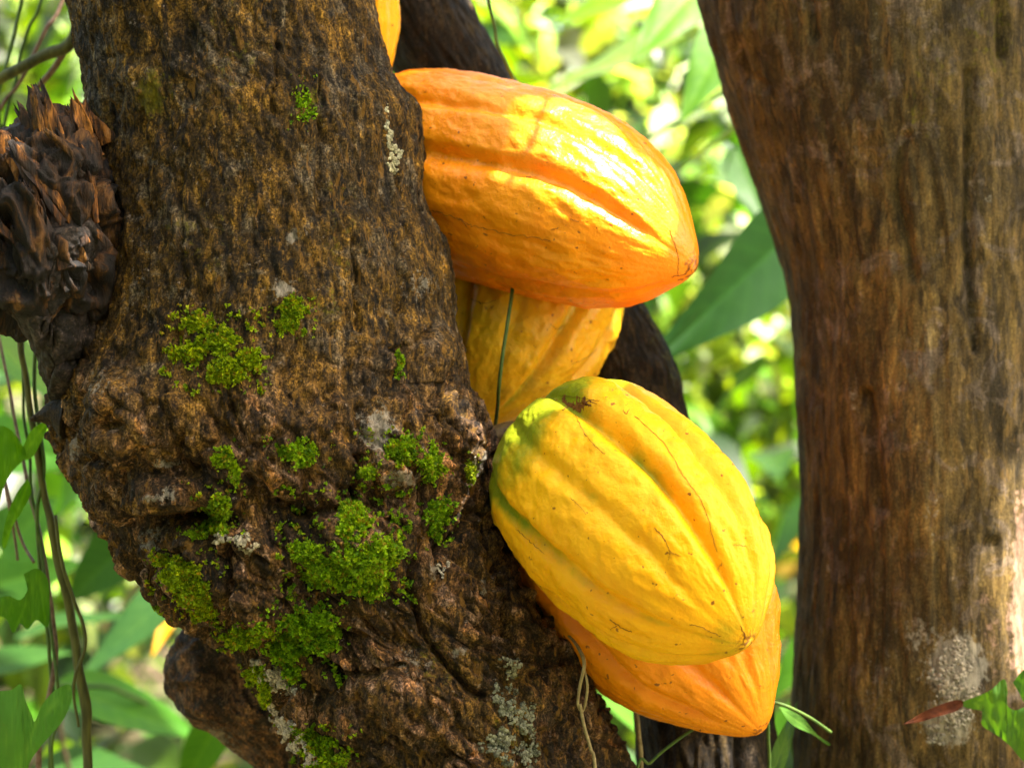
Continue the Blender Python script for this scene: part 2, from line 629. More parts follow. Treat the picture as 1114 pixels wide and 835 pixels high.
# ---- the main trunk
TRUNK = [(-1500, -150, 120, .25, .08), (-900, -90, 190, .16, .085), (-400, 20, 330, .09, .092), (-150, 62, 375, .07, .095),
         (0, 80, 400, .05, .098), (40, 92, 410, .05, .10), (80, 101, 420, .05, .10), (100, 102, 432, .05, .105),
         (118, 103, 450, .05, .107), (140, 104, 456, .05, .108), (180, 106, 459, .05, .11), (235, 106, 466, .05, .112), (260, 105, 479, .05, .115), (300, 100, 488, .05, .118),
         (345, 92, 493, .05, .12), (382, 76, 508, .05, .122), (420, 58, 516, .05, .124), (440, 53, 533, .05, .125), (475, 56, 541, .05, .126),
         (500, 66, 543, .05, .126), (530, 90, 546, .05, .126), (565, 110, 552, .05, .125), (605, 135, 568, .05, .124),
         (630, 152, 580, .05, .122), (670, 193, 603, .055, .12), (705, 245, 626, .06, .118), (745, 275, 647, .065, .118),
         (800, 308, 671, .07, .118), (835, 328, 686, .075, .12), (950, 390, 740, .10, .13), (1150, 430, 800, .13, .15),
         (1450, 420, 860, .15, .17), (1700, 380, 920, .15, .21), (1880, 330, 1000, .15, .26)]
P, N, loc, n, m = column(TRUNK, (-40, 870), 1.7, 380, 50)
ppx, ppy = to_px(P)
facing = np.clip(-N[:, 1], 0, 1) ** 0.5
low = smooth(330, 520, ppy + 35 * fbm(P * 14, 3, 3))
lean = loc.copy()
lean[:, 0] += 0.1 * (loc[:, 2] - ZC)
st = np.array([1, 1, 0.36])
d = 0.0065 * fbm(loc * 13, 3, 1)
d += 0.0024 * (1 - 2 * np.abs(fbm(lean * 62 * st, 3, 11)))
d += 0.0026 * fbm(lean * 170 * np.array([1, 1, 0.45]), 3, 21)
d += 0.0013 * fbm(loc * np.array([460, 460, 260]), 2, 27)
warp = np.stack([fbm(loc * 38, 3, 31 + 5 * k) for k in range(3)], 1)
f1, f2, fc = voronoi((loc + 0.016 * warp) * np.array([33, 33, 22]), 51)
g1, g2, gc = voronoi((loc + 0.008 * warp) * np.array([88, 88, 66]), 61)
edge1 = smooth(0.02, 0.20, f2 - f1)
edge2 = smooth(0.03, 0.25, g2 - g1)
d += low * (0.009 * fbm(loc * 17, 3, 41) + 0.0075 * (fc - 0.5) * edge1 - 0.0055 * (1 - edge1) + 0.0046 * (gc - 0.5) * edge2 - 0.0020 * (1 - edge2) + 0.0019 * fbm(loc * 190, 3, 43))
d += (1 - low) * 0.0026 * (gc - 0.5) * edge2 * smooth(-0.1, 0.4, fbm(loc * 24, 3, 45))
BUMPS = [(430, 500, 45, 34, .012), (420, 545, 40, 16, -.012), (200, 510, 28, 14, -.012), (205, 570, 45, 13, -.020), (150, 545, 45, 25, .010),
         (250, 585, 40, 12, .010), (320, 640, 55, 22, -.010), (380, 600, 55, 40, .012), (360, 705, 70, 26, -.012), (330, 560, 60, 30, -.006),
         (270, 640, 40, 26, .010), (205, 635, 38, 26, .012), (440, 760, 60, 40, .010), (120, 470, 30, 30, .010), (135, 462, 14, 8, -.012),
         (470, 385, 22, 26, .010), (455, 420, 30, 40, .005), (250, 400, 45, 40, .004), (500, 470, 16, 60, .008), (485, 545, 22, 60, -.004),
         (170, 440, 45, 30, .007), (130, 430, 24, 18, .008), (300, 470, 60, 40, .008), (340, 770, 60, 40, -.008), (520, 680, 40, 50, .006), (560, 770, 35, 70, .006)]
for x, y, rx, ry, h in BUMPS:
    d += 1.35 * facing * h * np.exp(-(((ppx - x) / rx) ** 2 + ((ppy - y) / ry) ** 2))
CRACKS = [([(384, 262), (388, 300), (386, 330), (392, 360)], 2.5, .0035), ([(468, 352), (450, 370), (425, 383)], 3, .005),
          ([(386, 498), (388, 520), (387, 545)], 4, .010), ([(110, 440), (135, 452), (146, 440), (140, 425)], 3, .006), ([(165, 570), (200, 574), (235, 590)], 7, .012),
          ([(200, 470), (192, 500), (205, 518)], 4, .010), ([(480, 400), (482, 440), (490, 480)], 3, .006), ([(495, 430), (500, 500), (515, 560), (480, 600)], 4, .008),
          ([(250, 590), (256, 640), (250, 690)], 4, .008), ([(300, 545), (325, 560), (370, 555)], 4, .007), ([(190, 660), (230, 690), (270, 720)], 5, .010),
          ([(460, 590), (450, 640), (470, 700), (520, 760)], 4, .008), ([(290, 690), (330, 720), (380, 740), (440, 720)], 5, .008),
          ([(530, 560), (545, 640), (560, 700)], 5, .010), ([(345, 60), (350, 150), (347, 230)], 3, .003), ([(300, 20), (296, 120)], 3, .003),
          ([(195, 190), (200, 300), (192, 380)], 3, .003), ([(150, 120), (158, 260), (150, 360)], 3, .003), ([(430, 180), (440, 260), (430, 340)], 3, .004)]
for poly, w, dep in CRACKS:
    dd = seg_dist(ppx + 9 * fbm(P * 70, 3, 71), ppy + 9 * fbm(P * 70, 3, 72), poly)
    d -= 1.35 * facing * dep * np.exp(-(dd / w) ** 2)
d *= smooth(-1500, -1200, ppy) * 1.0
P2 = P + N * d[:, None]
CRUST_SPOTS = [(318, 258, 8, 12, .75), (308, 315, 16, 12, .75), (455, 312, 24, 24, .55), (405, 468, 20, 34, .72), (428, 522, 26, 14, .66),
               (78, 484, 12, 20, .8), (515, 505, 8, 22, .8), (180, 505, 14, 8, .6), (185, 535, 22, 10, .55), (475, 620, 8, 16, .7), (300, 740, 14, 14, .8),
               (120, 420, 30, 26, .42), (527, 635, 6, 18, .6), (500, 710, 12, 8, .55), (160, 595, 16, 30, .5), (370, 560, 14, 8, .5), (150, 300, 18, 50, .35), (450, 720, 30, 20, .35)]
FILM_SPOTS = [(165, 105, 22, 34, .85), (340, 115, 14, 24, .62), (250, 60, 60, 90, .36), (370, 240, 30, 80, .42), (220, 260, 90, 60, .33), (510, 500, 8, 14, .7), (350, 330, 50, 40, .4), (430, 60, 20, 60, .3),
              (560, 790, 50, 80, .42), (480, 720, 40, 40, .4)]
crust = 1.25 * blobs(ppx, ppy, CRUST_SPOTS) * facing
film = blobs(ppx, ppy, FILM_SPOTS) * facing
flake = np.clip(0.62 * fc + 0.38 * gc, 0, 1)

TREE1 = at(650, 1834, .15)
TREE1.z = 0
tree1 = empty('cacao_tree', TREE1, 'gnarled mossy leaning cacao tree with a rotten broken branch stub, bearing the ripe pods', 'tree')
VT, FT = close_caps(P2, n, m)
trunk = build('trunk', VT, FT, BARK, tree1, TREE1, True, {'low': pad2(low), 'flake': pad2(flake), 'crust': pad2(crust), 'film': pad2(film)})

# ---- the rear stem of the same tree
REAR = [(-1400, -500, -380, .45, .05), (-900, -120, 0, .35, .055), (-300, 255, 420, .28, .055), (0, 390, 506, .27, .055), (25, 402, 519, .27, .055), (45, 412, 533, .27, .055),
        (70, 425, 547, .27, .055), (90, 437, 560, .27, .055), (200, 510, 632, .27, .055), (325, 590, 695, .265, .052), (355, 606, 713, .265, .052), (390, 624, 730, .265, .052),
        (420, 636, 739, .265, .052), (450, 646, 744, .26, .053), (560, 662, 772, .24, .058), (700, 682, 815, .21, .065), (760, 692, 834, .19, .07),
        (835, 697, 842, .19, .072), (1000, 690, 850, .18, .08), (1300, 640, 880, .17, .10), (1650, 560, 900, .16, .13)]
P, N, loc, n, m = column(REAR, (-40, 870), 2.6, 150, 40)
qx, qy = to_px(P)
d = 0.004 * fbm(loc * 11, 3, 101) + 0.003 * (1 - 2 * np.abs(fbm(loc * 70 * st, 3, 103))) + 0.0014 * fbm(loc * 190 * st, 3, 107)
d += 0.007 * np.exp(-(seg_dist(qx, qy, [(822, 740), (822, 900)]) / 14) ** 2) - 0.010 * np.exp(-(seg_dist(qx, qy, [(803, 740), (803, 900)]) / 5) ** 2)
V2, F2 = close_caps(P + N * d[:, None], n, m)
film2 = 0.9 * np.exp(-(seg_dist(qx, qy, [(735, 420), (710, 350), (690, 300)]) / 14) ** 2) * 0.5
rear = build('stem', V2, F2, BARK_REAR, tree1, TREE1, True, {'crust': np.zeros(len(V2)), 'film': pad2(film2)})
rear['label'] = 'dark slanting rear stem behind the pods'

tube('twig_stub', [at(74, 452, -.0), at(58, 450, -.0), at(44, 453, .0), at(31, 457, .0)], [.016, .009, .004, .0012], BARK_REAR, tree1, TREE1, 30, 10, .002)

# ---- rotten broken branch on the left
FIB = np.array([-0.45, 0, 0.893])
STUB = [(134, 40, 76, .0, .012), (146, 26, 98, -.004, .026), (165, 6, 108, -.012, .040), (190, -26, 112, -.02, .048), (215, -56, 114, -.025, .054),
        (260, -70, 115, -.025, .058), (300, -62, 112, -.02, .058), (325, -40, 110, -.01, .055), (340, -6, 105, 0, .045), (356, 30, 95, .01, .03)]
P, N, loc, n, m = column(STUB, (0, 900), 1.7, 190, 40)
al = (P @ FIB)[:, None] * FIB
Q = (P - al) * 1.0 + al * 0.16
wq = np.stack([fbm(Q * 60, 2, 131 + k) for k in range(3)], 1) * 0.006
Q = P - al * .9
wq = np.stack([fbm(P * 26, 2, 131 + k) for k in range(3)], 1) * 0.016
d = 0.008 * (1 - 2.4 * np.abs(fbm((Q + wq) * 42, 3, 121))) + 0.008 * (1 - 2 * np.abs(fbm((Q + wq) * 85, 3, 123))) + 0.003 * fbm((Q + wq) * 240, 3, 125)
cav = smooth(.04, .30, fbm((P - al * .70 + wq) * 58, 2, 128))
d -= 0.016 * cav
v1, v2, vc = voronoi((Q + wq) * 42, 127)
d += 0.004 * (vc - 0.6) * smooth(.02, .2, v2 - v1)
d = np.clip(d, -.034, .012)
V2, F2 = close_caps(P + N * d[:, None], n, m)
stub = build('broken_branch', V2, F2, ROTTEN, tree1, TREE1, True, {'tint': np.full((len(V2), 3), .42)})
stub['label'] = 'rotten splintered branch stub'
# ragged slabs of dead wood standing on the break
rs = np.random.default_rng(77)
SPL = [((96, 200), (42, 86), 11, -.050), ((74, 190), (27, 94), 8, -.056), ((108, 185), (64, 102), 10, -.038), ((44, 190), (10, 112), 9, -.058), ((22, 200), (-4, 138), 11, -.066),
       ((112, 158), (92, 108), 9, -.018), ((104, 172), (78, 110), 7, -.03), ((60, 180), (36, 100), 6, -.062)]
for k in range(46):
    yb = rs.uniform(165, 330)
    xb = rs.uniform(-10, 112 - max(0, yb - 290) * .5)
    ln = rs.uniform(60, 140)
    an = R(rs.normal(32, 10))
    tp = (xb - ln * math.sin(an), yb - ln * math.cos(an))
    if tp[1] < 112 + abs(tp[0] - 45) * (.9 if tp[0] < 45 else .3):
        continue
    u_ = (xb - 50) / 70
    SPL.append(((xb, yb), tp, rs.uniform(3, 7.5), -.072 + .03 * u_ * u_ - .012 * smooth(150, 260, yb) - rs.uniform(0, .008)))
for k, (b, tp, w, y) in enumerate(SPL):
    dp = .002 if k < 8 else .011
    A, B = np.array(at(b[0], b[1], y + .006 + dp)), np.array(at(tp[0], tp[1], y + dp + rs.uniform(-.008, .014)))
    ax = B - A
    Ln = np.linalg.norm(ax)
    ad = ax / Ln
    side = np.cross(ad, (rs.normal(0, .25), 1, rs.normal(0, .25)))
    side /= np.linalg.norm(side)
    nrm_ = np.cross(side, ad)
    nn, mm = 60, 28
    tt = np.linspace(0, 1, nn)
    ang = np.linspace(0, 2 * np.pi, mm, endpoint=False)
    ca, sa = np.sign(np.cos(ang)) * np.abs(np.cos(ang)) ** .6, np.sign(np.sin(ang)) * np.abs(np.sin(ang)) ** .6
    W = w * S
    TT, AA = np.meshgrid(tt, ang, indexing='ij')
    prof = 0.55 + 0.45 * (1 - TT ** 4)
    # ends torn at different lengths round the section
    tear = 1 - 0.42 * np.clip(fbm(np.stack([np.cos(AA) * 1.7, np.sin(AA) * 1.7, 0 * AA + k * 3.7], -1).reshape(-1, 3), 3, 141, .7).reshape(TT.shape) + .25, 0, 1)
    Vs = A + (TT * tear)[..., None] * Ln * ad + (W * prof * ca[None])[..., None] * side + (W * .42 * prof * sa[None])[..., None] * nrm_
    Vs = Vs + (0.006 * np.sin(TT * 2.6 + k))[..., None] * side
    Vs = Vs.reshape(-1, 3)
    al = (Vs @ ad)[:, None] * ad
    Qs = (Vs - al) + al * .10 + k
    Vs = Vs + (W * .7 * (fbm(Qs * 190, 3, 143) ))[:, None] * side + (W * .6 * fbm(Qs * 150, 3, 147))[:, None] * nrm_ + .0025 * fbm(Vs * 60 + k, 2, 149)[:, None] * side
    Vc, Fc = close_caps(Vs, nn, mm, False)
    tn = (rs.choice([.9, 1.4, 1.8]) if k < 8 else rs.choice([.25, .5, .9, 1.3], p=[.3, .3, .25, .15])) * np.array([1, rs.uniform(.85, 1.05), rs.uniform(.8, 1.1)])  # first slabs, at the top, tinted lighter: sunlight put into their colour
    build('splinter', Vc, Fc, ROTTEN, stub, TREE1, True, {'tint': np.broadcast_to(tn, (len(Vc), 3))})

# ---- dark burl below the stub
BURLT = [(238, 62, 92, -.045, .012), (244, 48, 104, -.045, .022), (254, 38, 111, -.04, .032), (275, 28, 114, -.03, .046), (305, 8, 114, -.02, .058), (335, 4, 113, -.005, .062), (352, 22, 112, 0, .062),
         (372, 33, 112, .005, .06), (392, 44, 108, .012, .055), (415, 50, 100, .02, .045), (440, 54, 88, .03, .03), (462, 58, 72, .04, .015)]
P, N, loc, n, m = column(BURLT, (0, 900), 1.8, 170, 40)
qx, qy = to_px(P)
b1_, b2_, bc_ = voronoi((loc + 0.01 * np.stack([fbm(loc * 40, 2, 160 + k) for k in range(3)], 1)) * 38, 161)
d = 0.006 * fbm(loc * 24, 3, 163) + 0.004 * (bc_ - .5) * smooth(.02, .2, b2_ - b1_) - 0.003 * (1 - smooth(0, .12, b2_ - b1_)) + 0.002 * fbm(loc * 120, 3, 165) + 0.0008 * noise(loc * 400, 167)
for poly, w, dep in (([(60, 380), (70, 340), (95, 320), (108, 300)], 4, .008), ([(92, 262), (96, 290), (108, 300)], 3, .006), ([(48, 372), (62, 352)], 4, .008)):
    d -= dep * np.exp(-(seg_dist(qx, qy, poly) / w) ** 2)
V2, F2 = close_caps(P + N * d[:, None], n, m)
zz = np.zeros(len(V2))
build('burl', V2, F2, BURL, tree1, TREE1, True, {'crust': zz, 'film': zz})['label'] = 'dark grey knotty burl'

# ---- brown knob low on the left, with its short pale limb
KN = [(664, 218, 258, .15, .015), (674, 208, 283, .15, .035), (690, 201, 308, .155, .05), (705, 197, 323, .16, .058), (722, 192, 338, .165, .065), (745, 193, 353, .17, .068), (765, 205, 368, .17, .068),
      (780, 223, 378, .175, .065), (795, 244, 388, .18, .063), (815, 269, 408, .185, .063), (835, 291, 428, .19, .065), (900, 353, 488, .20, .07), (1000, 433, 568, .20, .08)]
P, N, loc, n, m = column(KN, (0, 870), 1.8, 170, 40)
qx, qy = to_px(P)
d = 0.007 * fbm(loc * 22, 3, 171) + 0.004 * (1 - 2 * np.abs(fbm(loc * 60, 3, 173))) + 0.002 * fbm(loc * 150, 3, 175)
for x, y, rx, ry, h in ((240, 735, 26, 34, -.016), (205, 735, 22, 36, .008), (215, 775, 20, 14, .008), (262, 700, 24, 18, .006)):
    d += np.clip(-N[:, 1], 0, 1) * h * np.exp(-(((qx - x) / rx) ** 2 + ((qy - y) / ry) ** 2))
V2, F2 = close_caps(P + N * d[:, None], n, m)
ck = 1.15 * np.exp(-(seg_dist(qx, qy, [(232, 800), (256, 825), (290, 860)]) / 12) ** 2)
build('knob', V2, F2, KNOB, tree1, TREE1, True, {'crust': pad2(ck), 'film': np.zeros(len(V2))})['label'] = 'reddish brown knob under the trunk'

# ---- the smooth trunk on the right
RIGHT = [(-1500, 380, 1130, .50, .12), (-900, 520, 1190, .40, .125), (-300, 688, 1200, .27, .13), (0, 760, 1190, .25, .13), (50, 775, 1184, .25, .13), (100, 791, 1178, .25, .13), (150, 808, 1172, .25, .13),
         (200, 829, 1166, .25, .13), (260, 849, 1160, .25, .13), (290, 858, 1156, .25, .13), (330, 866, 1152, .25, .13), (400, 871, 1146, .25, .13), (500, 874, 1140, .25, .13), (560, 873, 1138, .25, .13),
         (640, 872, 1138, .25, .13), (740, 869, 1142, .25, .13), (835, 866, 1148, .25, .13), (1100, 850, 1180, .25, .135), (1500, 810, 1230, .25, .16), (1800, 740, 1300, .25, .21)]
P, N, loc, n, m = column(RIGHT, (-40, 870), 2.6, 230, 40)
qx, qy = to_px(P)
fc2 = np.clip(-N[:, 1], 0, 1) ** .5
d = 0.005 * fbm(loc * 9 * np.array([1, 1, .6]), 3, 201) + 0.0035 * fbm(loc * 34 * np.array([1, 1, .22]), 3, 203) + 0.002 * (1 - 2 * np.abs(fbm(loc * 85 * np.array([1, 1, .16]), 3, 205))) + 0.001 * fbm(loc * 220 * np.array([1, 1, .3]), 2, 207)
for poly, w, dep in (([(790, 0), (812, 80), (830, 95)], 6, .007), ([(1052, 80), (1052, 250), (1060, 380)], 5, .006), ([(985, 150), (975, 210), (995, 300)], 6, .005), ([(945, 430), (955, 490), (962, 550)], 7, .008), ([(878, 400), (890, 440)], 4, .005),
                    ([(880, 0), (884, 40)], 6, .007), ([(1088, 0), (1090, 60)], 5, .006), ([(1062, 650), (1075, 590)], 7, .005), ([(920, 640), (925, 720)], 7, .004)):
    d -= fc2 * dep * np.exp(-(seg_dist(qx, qy, poly) / w) ** 2)
for x, y, rx, ry, h in ((905, 470, 30, 60, .006), (1000, 500, 40, 90, .005), (1036, 745, 34, 50, .006), (810, 30, 30, 30, .006), (900, 600, 25, 60, -.005)):
    d += fc2 * h * np.exp(-(((qx - x) / rx) ** 2 + ((qy - y) / ry) ** 2))
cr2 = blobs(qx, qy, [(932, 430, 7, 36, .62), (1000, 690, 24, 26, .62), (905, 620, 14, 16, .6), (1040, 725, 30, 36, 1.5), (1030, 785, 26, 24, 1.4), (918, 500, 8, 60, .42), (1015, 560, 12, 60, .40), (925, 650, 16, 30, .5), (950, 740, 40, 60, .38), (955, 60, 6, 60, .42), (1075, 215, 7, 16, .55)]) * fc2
sunlit_rose = blobs(qx, qy, [(1127, 630, 24, 120, 1.7), (1114, 690, 20, 60, .9), (1078, 690, 20, 60, .5)])  # pale pink bark specks, with the sunlit strip painted in as lighter colour
fl2 = blobs(qx, qy, [(1010, 90, 60, 100, .36), (800, 60, 16, 40, .4), (940, 590, 40, 30, .30), (1080, 40, 40, 90, .42)]) * fc2
TREE2 = at(1030, 1834, .25)
TREE2.z = 0
tree2 = empty('cacao_tree', TREE2, 'smooth barked brown cacao tree on the right with a sunlit edge, bearing no pods', 'tree')
V2, F2 = close_caps(P + N * d[:, None], n, m)
trunk2 = build('trunk', V2, F2, BARK_RIGHT, tree2, TREE2, True, {'crust': pad2(cr2), 'film': pad2(fl2), 'sunlit_rose': pad2(sunlit_rose)})

bpy.context.view_layer.update()
CAM = Vector((0, -D0, ZC))


def cast(o, px, py):
    dr = (at(px, py, 0.5) - CAM).normalized()
    mi = o.matrix_world.inverted()
    ok, p, nrm, _ = o.ray_cast(mi @ CAM, dr)
    return (o.matrix_world @ p, nrm) if ok else (None, None)


# ------------------------------------------------------------------ cacao pods
PROF_T = np.array([0, .012, .035, .07, .12, .2, .3, .42, .55, .67, .77, .85, .905, .945, .972, .99, 1.0])
PROF_R = np.array([0.02, .20, .40, .57, .72, .87, .96, 1.0, .975, .885, .74, .56, .40, .275, .205, .13, .01])


PROF_FULL = np.array([0.02, .26, .50, .70, .84, .945, .99, 1.0, .99, .945, .865, .71, .545, .36, .235, .145, .01])


def pod(name, base, tip, rad, mat, label, seed, full=0.0, rise=0.0, spin=0.0, bend=0.0, groove=1.0, neck=1.0, greenend=0.0, scurf=0.0, flat=1.0, ridge_green=0.35):
    A, B = np.array(base), np.array(tip)
    ax = B - A
    Ln = np.linalg.norm(ax)
    ax /= Ln
    u = np.cross(ax, (0, -1, 0.0))
    u /= np.linalg.norm(u)
    w = np.cross(ax, u)
    n, m = 300, 360
    t = np.linspace(0, 1, n)
    t = t - 0.06 * np.sin(2 * np.pi * t) / (2 * np.pi) * 4 * 0.6
    # smooth profile
    rr = np.interp(np.linspace(0, 1, 1200), PROF_T, PROF_R * (1 - full) + PROF_FULL * full)
    ker = np.hanning(61)
    ker /= ker.sum()
    rs = np.convolve(np.pad(rr, 30, mode='edge'), ker, 'valid')
    rs = np.where(np.linspace(0, 1, 1200) < .03, rr, rs)
    e = np.linspace(0, 1, 1200)
    rs = np.where(e > .972, np.minimum(rs, np.sqrt(np.clip(1 - ((e - .972) / .028) ** 2, 0, 1)) * rs[int(.972 * 1199)]), rs)
    if neck != 1.0:
        rs = rs * (1 - (1 - neck) * smooth(.66, .9, e) * (1 - 0.25 * smooth(.93, 1, e)))
    r = rad * np.interp(t, e, rs)
    ph = np.linspace(0, 2 * np.pi, m, endpoint=False)
    T, PH = np.meshgrid(t, ph, indexing='ij')
    sph = PH + spin + 0.10 * np.sin(3 * T + seed)
    env = smooth(0, .10, T) * (1 - 0.75 * smooth(.86, .985, T))
    sph = sph + 0.09 * fbm(np.stack([np.cos(PH) * 1.3, np.sin(PH) * 1.3, T * 3], -1).reshape(-1, 3) + seed, 3, seed + 2).reshape(T.shape)
    k5 = np.mod(sph * 5 / (2 * np.pi), 1.0)
    dj = np.minimum(k5, 1 - k5)                       # five deep furrows
    dn = np.abs(k5 - .5)                              # five shallow ones between
    deep = np.exp(-(dj / .078) ** 2)
    shal = np.exp(-(dn / .07) ** 2)
    q = np.stack([np.cos(PH) * 2.2, np.sin(PH) * 2.2, T * 6], -1).reshape(-1, 3) + seed * 3.3
    lump = fbm(q, 3, seed).reshape(T.shape)
    wart = fbm(q * np.array([5, 5, 4.0]), 3, seed + 5).reshape(T.shape)
    Rr = r[:, None] * (1 + 0.03 - groove * env * (0.150 * deep * (1 + .35 * np.sin(2.3 * np.floor(sph * 5 / (2 * np.pi) + .5) + seed)) + 0.095 * shal * (1 + .6 * np.sin(3.1 * np.floor(sph * 5 / (2 * np.pi)) + seed))) + 0.046 * lump * env + 0.020 * wart * env * (1 + 0.8 * smooth(.6, .9, T)))
    off = bend * np.sin(np.pi * t)
    C = A + t[:, None] * Ln * ax + off[:, None] * w - (rise * np.sin(np.pi * np.clip(t, 0, 1) ** 1.6))[:, None] * u
    V = C[:, None] + Rr[..., None] * (np.cos(PH)[..., None] * u + flat * np.sin(PH)[..., None] * w)
    V = V.reshape(-1, 3)
    green = greenend * (1 - smooth(.05, .36, T + 0.10 * lump)) + ridge_green * (deep + 0.5 * shal) * env * (0.5 + 0.9 * lump) + 0.5 * ridge_green * smooth(.9, .97, T)
    sc = scurf * (np.exp(-((k5 - .72) / .05) ** 2) * (0.5 + 0.5 * lump) + 0.2 * np.clip(lump, 0, 1)) * (1 - smooth(.75, .95, T)) + 0.75 * smooth(.968, .995, T)
    VV, FF = close_caps(V, n, m, False)
    root = tag(build(name, VV, FF, mat, None, tuple(A), True, {'green': pad2(green.ravel()), 'scurf': pad2(sc.ravel())}), label, 'cacao pod', 'ripe cacao pods on the leaning trunk')
    root.location = A
    return root


def stalk(root, a, b, mid):
    o = tuple(root.location)
    return tube('stalk', [a, mid, b], [.008, .0065, .009], STALK, root, o, 24, 10, 0.001)


podA = pod('cacao_pod', at(352, -150, .16), at(392, 138, .135), .040, POD_YELLOW, 'yellow pod mostly hidden behind the mossy trunk at the top edge', 3, 0.0, 0.0, 0.4)
podB = pod('cacao_pod', at(376, 152, .17), at(757, 290, .045), .0700, POD_ORANGE, 'glossy orange pod with a sunlit patch, topmost of the fully seen pods', 11, 1.0, .010, 0.30, -0.008, 0.56, 1.0, 0.2, 0.55, 1.0, 0.2)
podC = pod('cacao_pod', at(616, 236, .215), at(506, 470, .135), .0700, POD_DULL, 'dull yellow pod half hidden between the orange pod above and bright yellow one below', 23, 0.0, 0.0, 0.9, 0.0, 0.75, 1.0, 0.2, 0.5, 1.0, 0.95)
podD = pod('cacao_pod', at(586, 462, .03), at(814, 699, -.10), .0696, POD_YELLOW, 'bright yellow pod with a green shoulder and brown scars, nearest the viewer', 31, 0.75, 0.0, 0.72, -0.004, 1.0, 1.0, 1.3, 0.1, 1.0, 1.0)
podE = pod('cacao_pod', at(585, 470, .09), at(829, 796, .02), .0735, POD_DEEP, 'deep orange pod with a pinched tip under the bright yellow pod', 47, 1.0, 0.0, 0.2, 0.0, 1.0, 0.80, 0.1, 0.25, 1.0, 0.1)
stalk(podA, at(352, -150, .16), at(300, -200, .10), at(340, -185, .13))
stalk(podB, at(378, 130, .17), at(330, 120, .10), at(350, 112, .14))
stalk(podC, at(620, 240, .215), at(600, 255, .26), at(612, 236, .235))
stalk(podD, at(584, 456, .035), at(540, 490, .10), at(565, 470, .08))
stalk(podE, at(587, 472, .09), at(530, 480, .08), at(560, 468, .085))
bpy.context.view_layer.update()


def scar(p, poly, w0, w1, jag=1.5):
    """thin raised scab following a line over the rind"""
    pts, nrm = [], []
    C = spline([(x, y, 0) for x, y in poly], max(6, int(6 * len(poly))))
    for k, c in enumerate(C):
        h, nn = cast(p, c[0] + random.uniform(-jag, jag) * .5, c[1] + random.uniform(-jag, jag) * .5)
        if h is not None:
            pts.append(np.array(h) + np.array(nn) * 0.0002)
            nrm.append(np.array(nn))
    if len(pts) < 3:
        return
    C = np.array(pts)
    Nn = np.array(nrm)
    T = np.gradient(C, axis=0)
    sd = np.cross(T, Nn)
    sd /= np.linalg.norm(sd, axis=1)[:, None] + 1e-9
    k = len(C)
    w = np.linspace(w0, w1, k) * S * (0.25 + 0.75 * RNG.random(k) ** 1.5) * .8
    w[0] *= .3
    w[-1] *= .3
    V = np.stack([C + sd * w[:, None] - Nn * .0006, C + Nn * .00025, C - sd * w[:, None] - Nn * .0006], 1).reshape(-1, 3)
    build('scar', V, grid_faces(k, 3, False), SCAR, p, tuple(p.location))


scar(podD, [(612, 434), (618, 440), (626, 443), (634, 441), (638, 437)], 17, 15)
scar(podD, [(618, 438), (626, 444), (632, 448)], 10, 6)
scar(podD, [(628, 440), (640, 436), (650, 440)], 4, 1)
scar(podD, [(622, 440), (612, 446)], 4, 1.5)
scar(podD, [(624, 437), (624, 447)], 6, 5)
scar(podD, [(612, 430), (640, 434), (652, 436)], 1.2, .8)
scar(podD, [(626, 452), (638, 474), (658, 494)], 1.0, .9)
scar(podD, [(678, 446), (681, 450), (684, 445)], 1.6, 1.2)
scar(podD, [(690, 452), (722, 482), (745, 520), (765, 548), (780, 600)], .7, .6)
scar(podD, [(712, 573), (722, 585), (729, 600)], 1.6, 1.9)
scar(podD, [(729, 600), (740, 604)], 1.0, .7)
scar(podD, [(729, 599), (728, 609)], .8, .7)
scar(podD, [(664, 674), (676, 682), (688, 687)], 2.2, 1.4)
scar(podD, [(672, 680), (664, 684)], .9, .7)
scar(podD, [(750, 679), (760, 681), (772, 686), (784, 692)], 1.4, 1.0)
scar(podD, [(806, 680), (810, 692), (808, 700)], 1.4, 1.0)
scar(podD, [(797, 592), (812, 594)], .8, .7)
scar(podD, [(786, 612), (780, 620)], .7, .5)
scar(podD, [(562, 576), (578, 590), (592, 602)], 1.0, .7)
scar(podD, [(620, 540), (632, 552), (638, 560)], .6, .5)
scar(podB, [(462, 228), (480, 232), (500, 238), (515, 246), (540, 252), (575, 258), (600, 262)], 1.2, .7, 3)
scar(podB, [(500, 237), (508, 247)], 2.0, 1.0)
scar(podB, [(728, 250), (735, 268), (738, 285), (737, 300)], .9, 1.3)
scar(podB, [(730, 301), (745, 298), (751, 290)], 1.6, 1.0)
scar(podB, [(600, 250), (608, 248)], 1.6, 1.2)
scar(podB, [(620, 238), (630, 241)], .8, .6)
scar(podC, [(598, 352), (606, 358), (614, 353)], 1.4, 1.0)
scar(podC, [(622, 396), (640, 388), (650, 378)], 1.2, .8)
scar(podC, [(512, 325), (525, 330), (540, 326)], 2.0, 1.2)

# ------------------------------------------------------------------ moss and lichen on the bark (parts of the trees)
MOSS_TINTS = [(0.105, 0.225, 0.005), (0.16, 0.31, 0.006), (0.22, 0.36, 0.007), (0.05, 0.13, 0.005), (0.18, 0.17, 0.012)]


